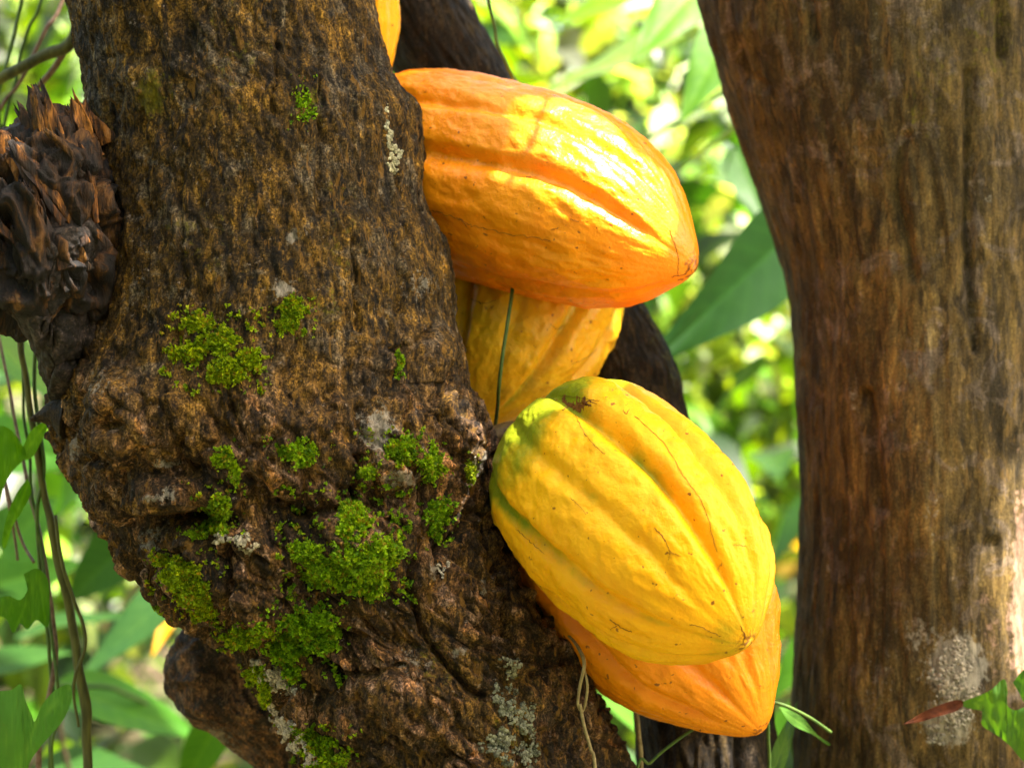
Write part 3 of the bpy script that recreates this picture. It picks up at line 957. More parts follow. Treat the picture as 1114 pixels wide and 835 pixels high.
def moss(blob_list, count, length, tree, target, origin, hue=0, label=None, thresh=0.42):
    count, length = int(count * 4.2), length * .72
    x0 = min(b[0] - b[2] * 1.3 for b in blob_list)
    x1 = max(b[0] + b[2] * 1.3 for b in blob_list)
    y0 = min(b[1] - b[3] * 1.3 for b in blob_list)
    y1 = max(b[1] + b[3] * 1.3 for b in blob_list)
    K = count * 6
    xs = RNG.uniform(x0, x1, K)
    ys = RNG.uniform(y0, y1, K)
    val = np.zeros(K)
    for x, y, rx, ry in blob_list:
        val = np.maximum(val, 1 - np.hypot((xs - x) / rx, (ys - y) / ry))
    q = np.stack([xs / 14, ys / 14, np.zeros(K)], 1)
    val = val + 0.72 * fbm(q * 2.2, 4, int(x0) + 5, .75) - .06 + RNG.normal(0, .08, K)
    keep = RNG.random(K) < np.clip((val - .16) / .42, 0, 1) ** 1.2
    idx = np.where(keep)[0][:count]
    C, Nn, W = [], [], []
    for i in idx:
        h, nn = cast(target, xs[i], ys[i])
        if h is not None:
            C.append(h[:])
            Nn.append(nn[:])
            W.append(min(1.0, max(0.0, val[i] - thresh + .4)))
    if not C:
        return
    C, Nn, W = np.array(C), np.array(Nn), np.array(W)
    k = len(C)

    def unit(a):
        return a / (np.linalg.norm(a, axis=1)[:, None] + 1e-9)
    nv = unit(Nn + np.array((0, 0, .35)) + RNG.normal(0, .4, (k, 3)))
    C = C + Nn * (W * RNG.uniform(0, 1, k) * length * .8)[:, None]
    ll = length * RNG.uniform(.45, 1.2, k) * (0.55 + 0.6 * W)
    base = np.array(MOSS_TINTS)[RNG.choice(5, k, p=[.3, .3, .2, .12, .08])]
    base = base * (1 + 0.35 * hue * np.array([1.0, 0.1, 0])) * RNG.uniform(.65, 1.3, k)[:, None]
    VV, CC = [], []
    for b in range(4):
        dv = unit(nv + RNG.normal(0, .55, (k, 3)))
        sd = unit(np.cross(dv, RNG.normal(0, 1, (k, 3))))
        w = (ll * .2)[:, None]
        L_ = ll[:, None]
        o = C - dv * .0008
        VV.append(np.stack([o - sd * w * .5, o + sd * w * .5, o + dv * L_ * .6 + sd * w, o + dv * L_, o + dv * L_ * .6 - sd * w], 1).reshape(-1, 3))
        CC.append(np.repeat(base, 5, 0))
    V = np.vstack(VV)
    o = build('moss_patch', V, np.arange(len(V)).reshape(-1, 5), MOSS, tree, origin, False, {'tint': np.vstack(CC)})
    if label:
        o['label'] = label


T1 = tuple(TREE1)
moss([(212, 352, 22, 16), (235, 372, 30, 22), (246, 402, 26, 20), (205, 385, 24, 16), (270, 392, 20, 16)], 1500, .0052, tree1, trunk, T1, 1)
moss([(318, 335, 20, 14), (312, 352, 18, 12)], 380, .0045, tree1, trunk, T1, .8)
moss([(434, 392, 6, 16)], 90, .004, tree1, trunk, T1, .3)
moss([(325, 492, 30, 18), (330, 500, 22, 10)], 360, .0045, tree1, trunk, T1, 0.2)
moss([(438, 490, 24, 20), (400, 515, 14, 10)], 380, .0048, tree1, trunk, T1, .4)
moss([(470, 505, 18, 22)], 300, .0048, tree1, trunk, T1, .3)
moss([(478, 560, 18, 22), (474, 580, 10, 14)], 380, .0050, tree1, trunk, T1, 0)
moss([(385, 565, 22, 30), (395, 615, 46, 26), (360, 620, 40, 24), (420, 600, 22, 26), (400, 638, 34, 14), (330, 600, 24, 14)], 2600, .0058, tree1, trunk, T1, .2)
moss([(243, 500, 16, 18), (255, 515, 10, 14)], 220, .005, tree1, trunk, T1, .4)
moss([(238, 555, 16, 24), (232, 575, 28, 10), (215, 582, 18, 6)], 480, .005, tree1, trunk, T1, .5)
moss([(196, 628, 30, 24), (210, 645, 26, 26), (180, 610, 16, 10), (222, 665, 18, 14)], 1300, .0052, tree1, trunk, T1, 1.1)
moss([(335, 680, 34, 22), (315, 705, 28, 22), (350, 700, 22, 18), (318, 730, 16, 14), (360, 685, 14, 16)], 1300, .0062, tree1, trunk, T1, 0)
moss([(262, 695, 26, 14), (280, 690, 18, 12)], 420, .0055, tree1, trunk, T1, .7)
moss([(288, 755, 10, 26), (275, 735, 12, 14)], 300, .0055, tree1, trunk, T1, 1.0)
moss([(350, 815, 26, 16), (360, 830, 26, 16), (335, 800, 16, 10)], 560, .0058, tree1, trunk, T1, .5)
moss([(330, 108, 14, 22), (335, 125, 12, 14)], 60, .0035, tree1, trunk, T1, 0)
moss([(512, 512, 8, 18)], 130, .0035, tree1, trunk, T1, 1.2)


def lichen(blob_list, count, size, tree, target, origin, tint, label=None):
    count, size = int(count * 3.2), size * .5
    M = Many()
    for x, y, rx, ry, k in [(b[0], b[1], b[2], b[3], b[2] * b[3]) for b in blob_list]:
        tot = sum(b[2] * b[3] for b in blob_list)
        for _ in range(int(count * k / tot)):
            a = RNG.uniform(0, 2 * np.pi)
            rr = math.sqrt(RNG.random()) * (0.75 + 0.3 * math.sin(3 * a + x) + 0.15 * math.sin(7 * a + y))
            X_, Y_ = x + rx * rr * math.cos(a), y + ry * rr * math.sin(a)
            if fbm(np.array([[X_ / 5, Y_ / 5, 0.0]]), 2, 77)[0] < -.12:
                continue
            h, nn = cast(target, X_, Y_)
            if h is None:
                continue
            nv = np.array(nn) + RNG.normal(0, .30, 3)
            nv /= np.linalg.norm(nv)
            s1 = np.cross(nv, RNG.normal(0, 1, 3))
            s1 /= np.linalg.norm(s1)
            s2 = np.cross(nv, s1)
            sz = size * RNG.uniform(.4, 1.2)
            ang = np.linspace(0, 2 * np.pi, 7, endpoint=False)
            rad = sz * RNG.uniform(.6, 1.2, 7)
            c = np.array(h) + nv * RNG.uniform(.0002, .0012)
            rim = c + (np.cos(ang) * rad)[:, None] * s1 + (np.sin(ang) * rad)[:, None] * s2 - nv * .0007
            V = np.vstack([rim, c + nv * .0004])
            k_ = np.arange(7)
            M.add(V, np.stack([k_, (k_ + 1) % 7, np.full(7, 7)], 1), np.array(tint) * RNG.choice([.45, .75, 1.0, 1.25]))
    if M.n:
        o = M.build('lichen_patch', CRUST, tree, origin, False)
        if label:
            o['label'] = label


lichen([(421, 130, 2.5, 16), (423, 148, 4, 12), (429, 168, 9, 14), (430, 180, 11, 9)], 420, .0022, tree1, trunk, T1, (0.36, 0.36, 0.25))
lichen([(556, 725, 12, 18), (550, 760, 16, 22), (570, 780, 18, 24), (545, 810, 22, 24), (575, 820, 16, 20)], 620, .0030, tree1, trunk, T1, (0.17, 0.18, 0.13))
lichen([(240, 585, 12, 6), (262, 588, 14, 9), (272, 594, 8, 8)], 130, .0036, tree1, trunk, T1, (0.26, 0.24, 0.17))
lichen([(278, 722, 7, 10), (290, 734, 12, 10), (302, 744, 13, 10), (314, 750, 9, 7)], 460, .0030, tree1, trunk, T1, (0.33, 0.30, 0.25))
lichen([(296, 776, 7, 12), (310, 792, 13, 15), (326, 810, 13, 14), (340, 826, 10, 9)], 560, .0030, tree1, trunk, T1, (0.36, 0.32, 0.28))
lichen([(481, 618, 5, 10), (484, 612, 6, 6)], 60, .0022, tree1, trunk, T1, (0.30, 0.30, 0.26))
lichen([(516, 505, 5, 14), (514, 525, 4, 8)], 70, .0020, tree1, trunk, T1, (0.34, 0.30, 0.24))
T2 = tuple(TREE2)
lichen([(1042, 712, 20, 20), (1034, 735, 28, 20), (1038, 752, 30, 14), (1030, 785, 22, 20), (1018, 800, 10, 12), (1050, 775, 10, 14)], 420, .0030, tree2, trunk2, T2, (0.27, 0.25, 0.21))

# ------------------------------------------------------------------ leaves
def leaf_arrays(base, tip, width, face, n=11, m=7, fold=0.18, droop=0.0, wave=0.02, shape=0.42, seed=0):
    """one leaf blade between two points, its upper side turned towards `face`"""
    A, B = np.array(base, float), np.array(tip, float)
    ax = B - A
    L = np.linalg.norm(ax)
    ax /= L
    sd = np.cross(ax, np.array(face, float))
    sd /= np.linalg.norm(sd) + 1e-9
    nr = np.cross(sd, ax)
    t = np.linspace(0, 1, n)
    prof = np.sin(np.pi * t ** (0.62 if shape < .5 else 1.0)) ** 0.85 * (1 - 0.35 * t) + 0.015
    prof = prof / prof.max()
    s = np.linspace(-1, 1, m)
    T, Sg = np.meshgrid(t, s, indexing='ij')
    hgt = fold * width * .5 * np.abs(Sg) * prof[:, None] - droop * L * (T ** 2) + wave * L * np.sin(T * 9 + Sg * 2.2 + seed) * np.abs(Sg)
    V = A + T[..., None] * L * ax + (Sg * prof[:, None])[..., None] * (width * .5) * sd + hgt[..., None] * nr
    return V.reshape(-1, 3), grid_faces(n, m, False)


def leaf(parent, base, tip, width, tint, origin, face=(0.1, -0.75, 0.65), mat=None, **kw):
    n_, m_ = 60, 31
    V, F = leaf_arrays(base, tip, width, face, n_, m_, **kw)
    T, Sg = np.meshgrid(np.linspace(0, 1, n_), np.linspace(-1, 1, m_), indexing='ij')
    fr = np.mod(T * 9 - np.abs(Sg) * 1.5, 1)
    vein = np.maximum(np.exp(-(Sg / .06) ** 2), .7 * np.exp(-((fr - .5) / .07) ** 2)).ravel()
    return build('leaf', V, F, mat or LEAF_VEINED, parent, origin, True, {'tint': np.broadcast_to(np.array(tint, float), (len(V), 3)), 'vein': vein})


def lobed(parent, poly, y, tint, origin, tilt=(0.0, 0.0), bulge=.010, name='leaf', root=None, tips=()):
    """a lobed leaf blade from its outline, gently cupped"""
    bm = bmesh.new()
    pp = spline([(a, b, 0) for a, b in poly] + [(poly[0][0], poly[0][1], 0)], len(poly) * 5)[:-1]
    cx, cy = pp[:, 0].mean(), pp[:, 1].mean()
    vs = [bm.verts.new((a, 0, -b)) for a, b, _ in pp]
    f = bm.faces.new(vs)
    bmesh.ops.triangulate(bm, faces=[f])
    bmesh.ops.subdivide_edges(bm, edges=bm.edges[:], cuts=5, use_grid_fill=True)
    bmesh.ops.triangulate(bm, faces=bm.faces[:])
    bm.verts.index_update()
    X = np.array([v.co[:] for v in bm.verts])
    F = np.array([[v.index for v in f.verts] for f in bm.faces])
    bm.free()
    u, w = X[:, 0] - cx, -X[:, 2] - cy
    root = root or (cx, cy)
    vein = np.zeros(len(X))
    for tx, ty in tips:
        dx_, dy_ = tx - root[0], ty - root[1]
        vein = np.maximum(vein, np.exp(-(seg_dist(X[:, 0], -X[:, 2], [root, (tx, ty)]) / 1.1) ** 2))
        for q_ in (.3, .5, .7):
            for sg in (-1, 1):
                bx, by = root[0] + dx_ * q_, root[1] + dy_ * q_
                ex, ey = bx + .28 * dx_ - sg * .24 * dy_, by + .28 * dy_ + sg * .24 * dx_
                vein = np.maximum(vein, .6 * np.exp(-(seg_dist(X[:, 0], -X[:, 2], [(bx, by), (ex, ey)]) / .8) ** 2))
    r2 = (u ** 2 + w ** 2) / (40.0 ** 2)
    yy = y + tilt[0] * u * S + tilt[1] * w * S + bulge * np.minimum(r2, 3) * .3 + .003 * fbm(np.stack([u / 14, w / 14, u * 0], 1), 3, int(cx) + 9)
    V = np.array([at(a, -c, b) for a, c, b in zip(X[:, 0], X[:, 2], yy)])
    return build(name, V, F, LEAF_VEINED, parent, origin, True, {'tint': np.broadcast_to(np.array(tint, float), (len(V), 3)), 'vein': vein})


G_DARK, G_MID, G_YEL, G_GREY, G_PALE, Y_DRY = (0.018, 0.062, 0.006), (0.036, 0.118, 0.006), (0.085, 0.175, 0.006), (0.026, 0.080, 0.014), (0.11, 0.19, 0.04), (0.45, 0.24, 0.01)

# ---- climbing vine at the lower left
b = at(100, 1834, .12); b.z = 0
o1 = tuple(b)
vine = empty('climbing_vine', b, 'olive twining vine with lobed leaves hanging below the rotten stub', 'vine')
tube('stem', [at(104, 1860, .12), at(104, 1400, .13), at(100, 1000, .12), at(98, 850, .11), at(95, 790, .11), at(92, 765, .11), at(84, 715, .11), at(72, 655, .11), at(60, 605, .11), at(50, 545, .11), at(38, 480, .11), at(27, 420, .11), at(21, 350, .11), at(30, 250, .12), at(36, 120, .14)],
     [.006, .005, .0036, .0034, .0034, .0040, .0033, .0031, .0034, .0026, .0025, .0022, .0022, .0019, .0016], VINE_OLIVE, vine, o1, 160, 10, .0022)
tube('tendril', [at(60, 560, .10), at(66, 605, .098), at(78, 650, .10), at(90, 680, .10), at(92, 705, .1), at(82, 735, .10), at(80, 760, .105), at(86, 790, .105)], [.0012, .0014, .0014, .0014, .0013, .0012, .001, .001], VINE_OLIVE, vine, o1, 60, 6, .001)
tube('tendril', [at(46, 330, .12), at(36, 420, .115), at(48, 505, .11), at(40, 560, .11), at(44, 640, .12), at(56, 740, .12), at(55, 835, .12), at(60, 1000, .12)], .0014, VINE_GREEN, vine, o1, 80, 6, .0015)
tube('tendril', [at(22, 350, .12), at(24, 440, .12), at(34, 520, .115), at(48, 640, .11), at(62, 760, .1), at(58, 835, .1), at(64, 1000, .1)], .0012, VINE_GREEN, vine, o1, 80, 6, .002)
tube('tendril', [at(0, 495, .14), at(12, 545, .13), at(24, 590, .13), at(36, 612, .12)], .0011, VINE_RED, vine, o1, 40, 6, .001)
tube('tendril', [at(5, 520, .14), at(14, 570, .14), at(18, 610, .14)], .0010, VINE_RED, vine, o1, 30, 6, .001)
lobed(vine, [(-30, 470), (-8, 462), (10, 466), (22, 480), (28, 496), (14, 512), (4, 530), (-4, 556), (-20, 560), (-34, 520)], .09, (0.06, 0.18, 0.008), o1, (.3, .2), root=(24, 484), tips=[(-20, 555), (-34, 500), (4, 466)])
lobed(vine, [(24, 488), (34, 468), (50, 458), (52, 464), (44, 482), (36, 496), (26, 500)], .09, (0.07, 0.20, 0.008), o1, (-.2, .4), root=(26, 494), tips=[(50, 460)])
lobed(vine, [(30, 520), (34, 535), (24, 556), (14, 572), (6, 596), (2, 588), (8, 560), (18, 536)], .10, (0.06, 0.18, 0.008), o1, (.4, .2), root=(32, 522), tips=[(4, 594)])
lobed(vine, [(26, 624), (40, 618), (52, 630), (54, 656), (52, 682), (40, 674), (30, 684), (22, 678), (14, 688), (6, 672), (-10, 668), (-14, 654), (8, 648), (22, 652), (30, 640)], .08, (0.04, 0.13, 0.008), o1, (.2, .3), root=(42, 622), tips=[(50, 680), (16, 686), (-12, 664)])
lobed(vine, [(-30, 760), (-4, 752), (12, 750), (23, 744), (28, 762), (34, 776), (38, 784), (46, 766), (58, 752), (72, 744), (78, 748), (77, 764), (68, 784), (56, 798), (44, 812), (34, 826), (24, 848), (6, 860), (-30, 850)], .03, (0.05, 0.15, 0.03), o1, (.35, .5), .02, root=(40, 784), tips=[(76, 748), (18, 750), (-30, 800), (14, 856)])
b = at(14, 1834, .2); b.z = 0
o2 = tuple(b)
vine2 = empty('hanging_vine', b, 'reddish bare vine dropping past the lobed leaves at the left edge', 'vine')
tube('stem', [at(30, 1850, .2), at(34, 1200, .2), at(42, 870, .13), at(42, 800, .12), at(50, 770, .12), at(60, 720, .12), at(57, 680, .12), at(52, 640, .12), at(46, 600, .12), at(30, 520, .14), at(10, 420, .16), at(-10, 320, .18)], [.003, .003, .0022, .002, .002, .002, .0019, .0018, .0016, .0014, .0012, .001], VINE_RED, vine2, o2, 110, 8, .001)
# ---- stems above the rotten stub
b = at(-60, 1834, .3); b.z = 0
o3 = tuple(b)
twig = empty('forked_twig', b, 'olive forked twig crossing thin vines above the rotten stub', 'twig')
tube('stem', [at(-60, 1850, .3), at(-70, 900, .3), at(-60, 300, .28), at(-20, 105, .22), at(0, 88, .20), at(30, 70, .19), at(56, 57, .19), at(74, 48, .19), at(84, 30, .19), at(92, 0, .2), at(104, -60, .2), at(118, -200, .22)], [.005, .005, .0045, .0042, .0040, .0042, .0044, .0048, .0046, .0036, .003, .002], VINE_OLIVE, twig, o3, 120, 10, .0015)
tube('side_twig', [at(74, 48, .19), at(62, 70, .2), at(46, 90, .21), at(38, 100, .22)], [.0028, .0026, .0022, .0018], VINE_RED, twig, o3, 24, 8, .0008)
for lab, pts, r_, mt in (('thin green vine crossing leftmost behind the forked twig', [(20, -150), (25, -20), (20, 20), (10, 60), (2, 90), (-10, 140), (-30, 300), (-40, 1850)], .0014, VINE_GREEN),
                         ('thin green vine curving behind the forked twig to the stub', [(70, -150), (46, -5), (32, 30), (22, 60), (18, 85), (9, 115), (3, 145), (-14, 240), (-30, 1850)], .0014, VINE_GREEN),
                         ('thin pinkish vine slanting behind the forked twig', [(110, -150), (68, 0), (50, 32), (36, 60), (20, 92), (0, 120), (-30, 200), (-50, 1850)], .0017, VINE_RED)):
    b = at(pts[-1][0], 1834, .26); b.z = 0
    v_ = empty('thin_vine', b, lab, 'vine', 'thin vines at the upper left')
    tube('stem', [at(x, y, .24) for x, y in pts], r_, mt, v_, tuple(b), 120, 6, .001)
# ---- stems near the pods
b = at(520, -300, .18)
v_ = empty('thin_vine', b, 'thin dark vine hanging against white light above the orange pod', 'vine')
tube('stem', [at(505, -300, .2), at(522, -60, .17), at(531, 0, .16), at(538, 30, .16), at(541, 50, .16), at(551, 72, .16), at(560, 100, .17), at(566, 200, .19), at(570, 320, .24)], .0013, VINE_GREEN, v_, tuple(b), 60, 6, .0008)
b = at(548, 325, .07)
v_ = empty('green_tendril', b, 'dark green tendril in front of the dull yellow pod', 'vine')
tube('stem', [at(562, 250, .14), at(558, 310, .082), at(553, 345, .066), at(547, 385, .062), at(543, 420, .066), at(541, 445, .085), at(536, 480, .12)], .0013, VINE_GREEN, v_, tuple(b), 50, 8, .0004)
b = at(640, 1834, .0); b.z = 0
v_ = empty('dry_tendril', b, 'dry curly straw coloured tendril under the pods beside the trunk', 'vine')
tube('stem', [at(618, 690, .02), at(628, 705, -.01), at(635, 722, -.02), at(631, 745, -.02), at(629, 765, -.02), at(635, 772, -.015), at(639, 748, -.02), at(636, 730, -.02)], [.0009, .0012, .0014, .0012, .001, .001, .001, .0008], STRAW, v_, tuple(b), 60, 6, .0012)
tube('strand', [at(631, 765, -.02), at(637, 790, -.02), at(644, 815, -.02), at(649, 840, -.02), at(660, 1000, -.02), at(670, 1850, .0)], .0011, STRAW, v_, tuple(b), 60, 6, .001)
b = at(700, 1834, .06); b.z = 0
v_ = empty('dry_stalk', b, 'upright straw coloured stalk under the deep orange pod', 'stalk')
tube('stem', [at(712, 1850, .08), at(704, 1200, .08), at(698, 860, .08), at(695, 800, .08), at(690, 745, .08), at(684, 690, .09)], .0017, STRAW, v_, tuple(b), 60, 8, .0008)
b = at(690, 1834, .04); b.z = 0
v_ = empty('wild_grass', b, 'thin green grass stem arching up to the underside of the deep orange pod', 'grass')
tube('stem', [at(660, 1850, .04), at(668, 1200, .04), at(690, 860, .03), at(708, 828, .03), at(740, 802, .03), at(778, 780, .04), at(800, 772, .05)], .0011, VINE_GREEN, v_, tuple(b), 60, 6, .0004)
b = at(836, 1834, .12); b.z = 0
o4 = tuple(b)
spr = empty('grass_tuft', b, 'green grass stems and slim leaves beside the deep orange pod tip', 'grass')
tube('blade', [at(846, 1850, .12), at(842, 1100, .12), at(838, 860, .1), at(835, 800, .08), at(836, 768, .06), at(850, 766, .06), at(878, 778, .07), at(904, 796, .09)], .0012, VINE_GREEN, spr, o4, 80, 6, .0005)
leaf(spr, at(848, 770, .10), at(903, 810, .13), .010, (0.05, 0.13, 0.02), o4, fold=.1)
leaf(spr, at(840, 845, .12), at(868, 762, .2), .012, (0.05, 0.12, 0.02), o4)
leaf(spr, at(836, 880, .16), at(862, 800, .24), .02, (0.06, 0.14, 0.02), o4)
# ---- sprout in front of the right trunk
b = at(1140, 1834, .06); b.z = 0
o5 = tuple(b)
spr = empty('leafy_sprout', b, 'green lobed leaves with a rusty withered lobe before the right trunk', 'plant')
tube('stem', [at(1150, 1850, .06), at(1160, 1300, .06), at(1150, 900, .07), at(1135, 820, .08), at(1120, 790, .085)], [.003, .003, .0025, .002, .0018], VINE_OLIVE, spr, o5, 60, 8, .001)
lobed(spr, [(1040, 765), (1060, 758), (1078, 750), (1092, 738), (1096, 752), (1094, 764), (1104, 772), (1122, 768), (1150, 780), (1160, 820), (1130, 838), (1112, 826), (1100, 812), (1086, 800), (1068, 788), (1070, 774), (1054, 770)], .085, (0.045, 0.125, 0.022), o5, (-.25, .3), root=(1060, 765), tips=[(1095, 742), (1150, 800), (1120, 828)])
lobed(spr, [(1102, 742), (1114, 728), (1140, 715), (1160, 735), (1150, 765), (1128, 768), (1116, 765), (1108, 752)], .075, (0.03, 0.10, 0.02), o5, (-.1, .3), root=(1108, 760), tips=[(1150, 720), (1116, 728)])
leaf(spr, at(1048, 764, .083), at(980, 790, .07), .009, (1, 1, 1), o5, mat=plain('withered_leaf', (0.022, 0.006, 0.002), (0.06, 0.016, 0.004), 160, 0.85, 0.1), fold=.3, droop=-.05)

# ------------------------------------------------------------------ leafy plants just behind the trees
def plant(name, base_px, y, label, cat, leaves, stems=(), group=None):
    b = at(base_px, 1834, y)
    b.z = 0
    o = tuple(b)
    root = empty(name, b, label, cat, group)
    for pts, r0 in stems:
        tube('stem', [at(px, py, yy) for px, py, yy in pts], [r0, r0 * .8, r0 * .5], STEM_BROWN if r0 > .004 else VINE_GREEN, root, o, 40, 8, .003)
    for bs, tp, w, tint, face in leaves:
        leaf(root, at(*bs), at(*tp), w, tint, o, face, droop=.05, wave=.012, seed=bs[0])
    return root


UP = (0.1, -0.45, 0.88)
FRONT = (0.05, -0.92, 0.35)
SIDE = (0.6, -0.6, 0.5)
plant('leafy_branch', 900, .75, 'big dark drooping leaf beside the tip of the orange pod', 'leaf',
      [((880, 232, .75), (712, 402, .62), .092, (0.006, 0.034, 0.004), (0.35, -0.75, -0.25))],  # very dark tint puts the shade on this leaf into its colour
      [([(960, 1850, .8), (960, 800, .85), (940, 260, .8), (880, 232, .75)], .005)])
plant('leafy_sapling', 800, .9, 'leafy sapling with wide bright leaves above the orange pod', 'sapling',
      [((800, -60, .9), (690, 60, .8), .075, (0.06, 0.16, 0.012), FRONT), ((800, 20, .8), (742, 130, .75), .05, (0.05, 0.14, 0.012), FRONT), ((815, 90, .9), (672, 165, 1.0), .055, G_GREY, UP),
       ((820, 130, .9), (690, 215, 1.0), .05, (0.045, 0.075, 0.03), UP), ((780, -40, 1.1), (585, 25, 1.1), .09, G_YEL, UP), ((745, 40, 1.2), (580, 100, 1.25), .10, G_PALE, UP), ((800, 160, 1.1), (840, 260, 1.0), .05, G_DARK, FRONT)],
      [([(930, 1850, .95), (925, 900, .95), (905, 200, .9), (860, 20, .9), (800, -80, .95), (740, -140, 1.0)], .007), ([(900, 190, .9), (850, 130, .9), (815, 100, .9)], .003), ([(870, 60, .9), (810, 15, .95), (745, 40, 1.2)], .002), ([(880, 100, .9), (840, 135, .9), (800, 160, 1.1)], .0025)])
plant('broad_leaved_plant', 60, 1.0, 'low plant with long drooping leaves behind the vine at the lower left', 'plant',
      [((60, 745, .8), (225, 800, .75), .075, (0.035, 0.13, 0.008), UP), ((40, 830, .9), (190, 850, .8), .07, G_GREY, UP), ((210, 625, .9), (80, 740, .85), .058, (0.024, 0.075, 0.018), UP), ((20, 690, 1.1), (140, 660, 1.0), .05, G_GREY, UP),
       ((150, 580, .8), (70, 655, .8), .06, (0.022, 0.075, 0.012), FRONT), ((-40, 730, .9), (80, 705, .9), .055, G_GREY, UP), ((200, 640, 1.0), (165, 712, .95), .022, Y_DRY, FRONT), ((240, 780, .7), (190, 870, .7), .04, G_MID, FRONT)],
      [([(120, 1850, 1.0), (120, 1200, .95), (60, 745, .85)], .005), ([(150, 1850, 1.0), (180, 1100, .95), (215, 630, .9)], .004), ([(60, 745, .8), (130, 752, .78), (200, 790, .8)], .0028)])
plant('broad_leaved_plant', 720, 1.1, 'green undergrowth plant seen through the gap under the pods', 'plant',
      [((760, 850, .8), (650, 745, .75), .05, (0.05, 0.15, 0.012), UP), ((700, 860, .9), (655, 800, .9), .05, G_GREY, UP), ((845, 820, 1.0), (900, 740, 1.0), .06, G_MID, UP), ((900, 690, 1.1), (835, 760, 1.1), .06, G_MID, UP)],
      [([(740, 1850, 1.1), (740, 1200, 1.0), (760, 850, .85)], .004)])
plant('broad_leaved_plant', -60, 1.1, 'leafy plant of dark green leaves left of the mossy burl', 'plant',
      [((-20, 360, .9), (70, 440, .9), .07, G_MID, UP), ((-30, 480, 1.0), (95, 500, .95), .07, (0.03, 0.10, 0.012), FRONT), ((110, 480, 1.1), (60, 560, 1.1), .06, G_MID, UP), ((0, 600, .95), (60, 540, .95), .07, G_DARK, FRONT), ((-20, 640, 1.0), (90, 610, 1.0), .06, G_DARK, FRONT)],
      [([(-40, 1850, 1.1), (-40, 1000, 1.05), (-25, 420, .95)], .006)])


# ------------------------------------------------------------------ undergrowth and wood further back: one mass of leaves nobody could count
def scatter(name, clumps, per, size, label, seed, droop=0.35):
    rng = np.random.default_rng(seed)
    tmplV, tmplF = leaf_arrays((0, 0, 0), (1, 0, 0), .42, (0, 0, 1), 6, 5, .25, .18, .02)
    nv = len(tmplV)
    VV, CC, K = [], [], 0
    for (cx, cy, cz, rad, tint) in clumps:
        k = int(per * rng.uniform(.7, 1.3))
        u = rng.normal(0, .5, (k, 3)) * np.array([rad, rad, rad * .8]) + np.array([cx, cy, cz])
        for p in u:
            az = rng.uniform(0, 2 * np.pi)
            el = rng.normal(-droop, .45)
            dirv = np.array([math.cos(az) * math.cos(el), math.sin(az) * math.cos(el), math.sin(el)])
            nz_ = np.array([0, 0, 1.0]) + rng.normal(0, .45, 3)
            sd = np.cross(nz_, dirv)
            sd /= np.linalg.norm(sd)
            nr = np.cross(dirv, sd)
            L = size * rng.uniform(.55, 1.35)
            V = p + L * (tmplV[:, :1] * dirv + tmplV[:, 1:2] * sd + tmplV[:, 2:] * nr)
            VV.append(V)
            c = np.array(tint) * rng.choice([.18, .5, 1.1, 1.8])
            if rng.random() < .015:
                c = np.array((0.30, 0.20, 0.03)) * rng.uniform(.6, 1.2)
            CC.append(np.broadcast_to(c, (nv, 3)))
            K += 1
    F = (np.arange(K)[:, None, None] * nv + tmplF[None]).reshape(-1, 4)
    o = build(name, np.vstack(VV), F, LEAF, None, (0, 0, 0), True, {'tint': np.vstack(CC)})
    return tag(o, label, 'undergrowth', None, 'stuff')


rng = np.random.default_rng(5)
tints = [G_MID, G_MID, G_YEL, G_YEL, (0.07, 0.15, 0.006), G_DARK, G_DARK, (0.12, 0.17, 0.005)]
cl = []
for k in range(330):
    y = rng.uniform(1.5, 5.5)
    half = 0.25 * (y + 1.5) + .7
    x = rng.uniform(-half, half) * 1.3
    ztop = ZC + 0.13 * (y + 1.5) + .1
    z = rng.uniform(.05, ztop)
    qx_, qy_ = 557 + x / (S * (D0 + y) / D0), 417.5 - (z - ZC) / (S * (D0 + y) / D0)
    if (670 < qx_ < 900 and qy_ < 540 and y < 4) or (qx_ < 170 and qy_ < 200 and y < 4) or (480 < qx_ < 800 and qy_ < 130 and y < 2.3):
        continue                                     # clearings where the sun comes in
    cl.append((x, y, z, rng.uniform(.18, .42), tints[rng.integers(len(tints))]))
scatter('undergrowth', cl, 15, .16, 'blurred sunlit green undergrowth behind the two trees', 21)
# fine leaved growth in the clearings, in full sun
cl = []
FT = [(0.17, 0.25, 0.006), (0.15, 0.26, 0.006), (0.09, 0.18, 0.006), (0.03, 0.09, 0.006), (0.015, 0.05, 0.005), (0.012, 0.04, 0.005), (0.02, 0.07, 0.006), (0.44, 0.52, 0.34), (0.34, 0.46, 0.22), (0.06, 0.16, 0.006), (0.10, 0.22, 0.006)]  # palest tints put white sun glints into the leaf colour
for x0, x1, y0, y1, k_ in ((690, 900, 230, 560, 95), (-80, 150, -40, 150, 60), (500, 800, -40, 140, 60), (-60, 190, 540, 720, 26)):
    for k in range(k_):
        c_ = at(rng.uniform(x0, x1), rng.uniform(y0, y1), rng.uniform(2.2, 4.4))
        if c_.z > .1:
            cl.append((c_.x, c_.y, c_.z, .18, FT[rng.integers(len(FT))]))
scatter('fine_undergrowth', cl, 14, .10, 'blurred fine leaved bright growth dappled with sun behind the pods', 27)
cl = []
for k in range(300):
    y = rng.uniform(6.5, 16)
    x = rng.uniform(-1, 1) * (0.28 * y + 2.5) * 1.4
    z = rng.uniform(.1, 1.0) * (1.1 + 0.15 * y)
    cl.append((x, y, z, rng.uniform(.5, 1.1), tints[rng.integers(len(tints))]))
scatter('far_foliage', cl, 16, .34, 'distant blurred mass of sunlit forest leaves', 23)

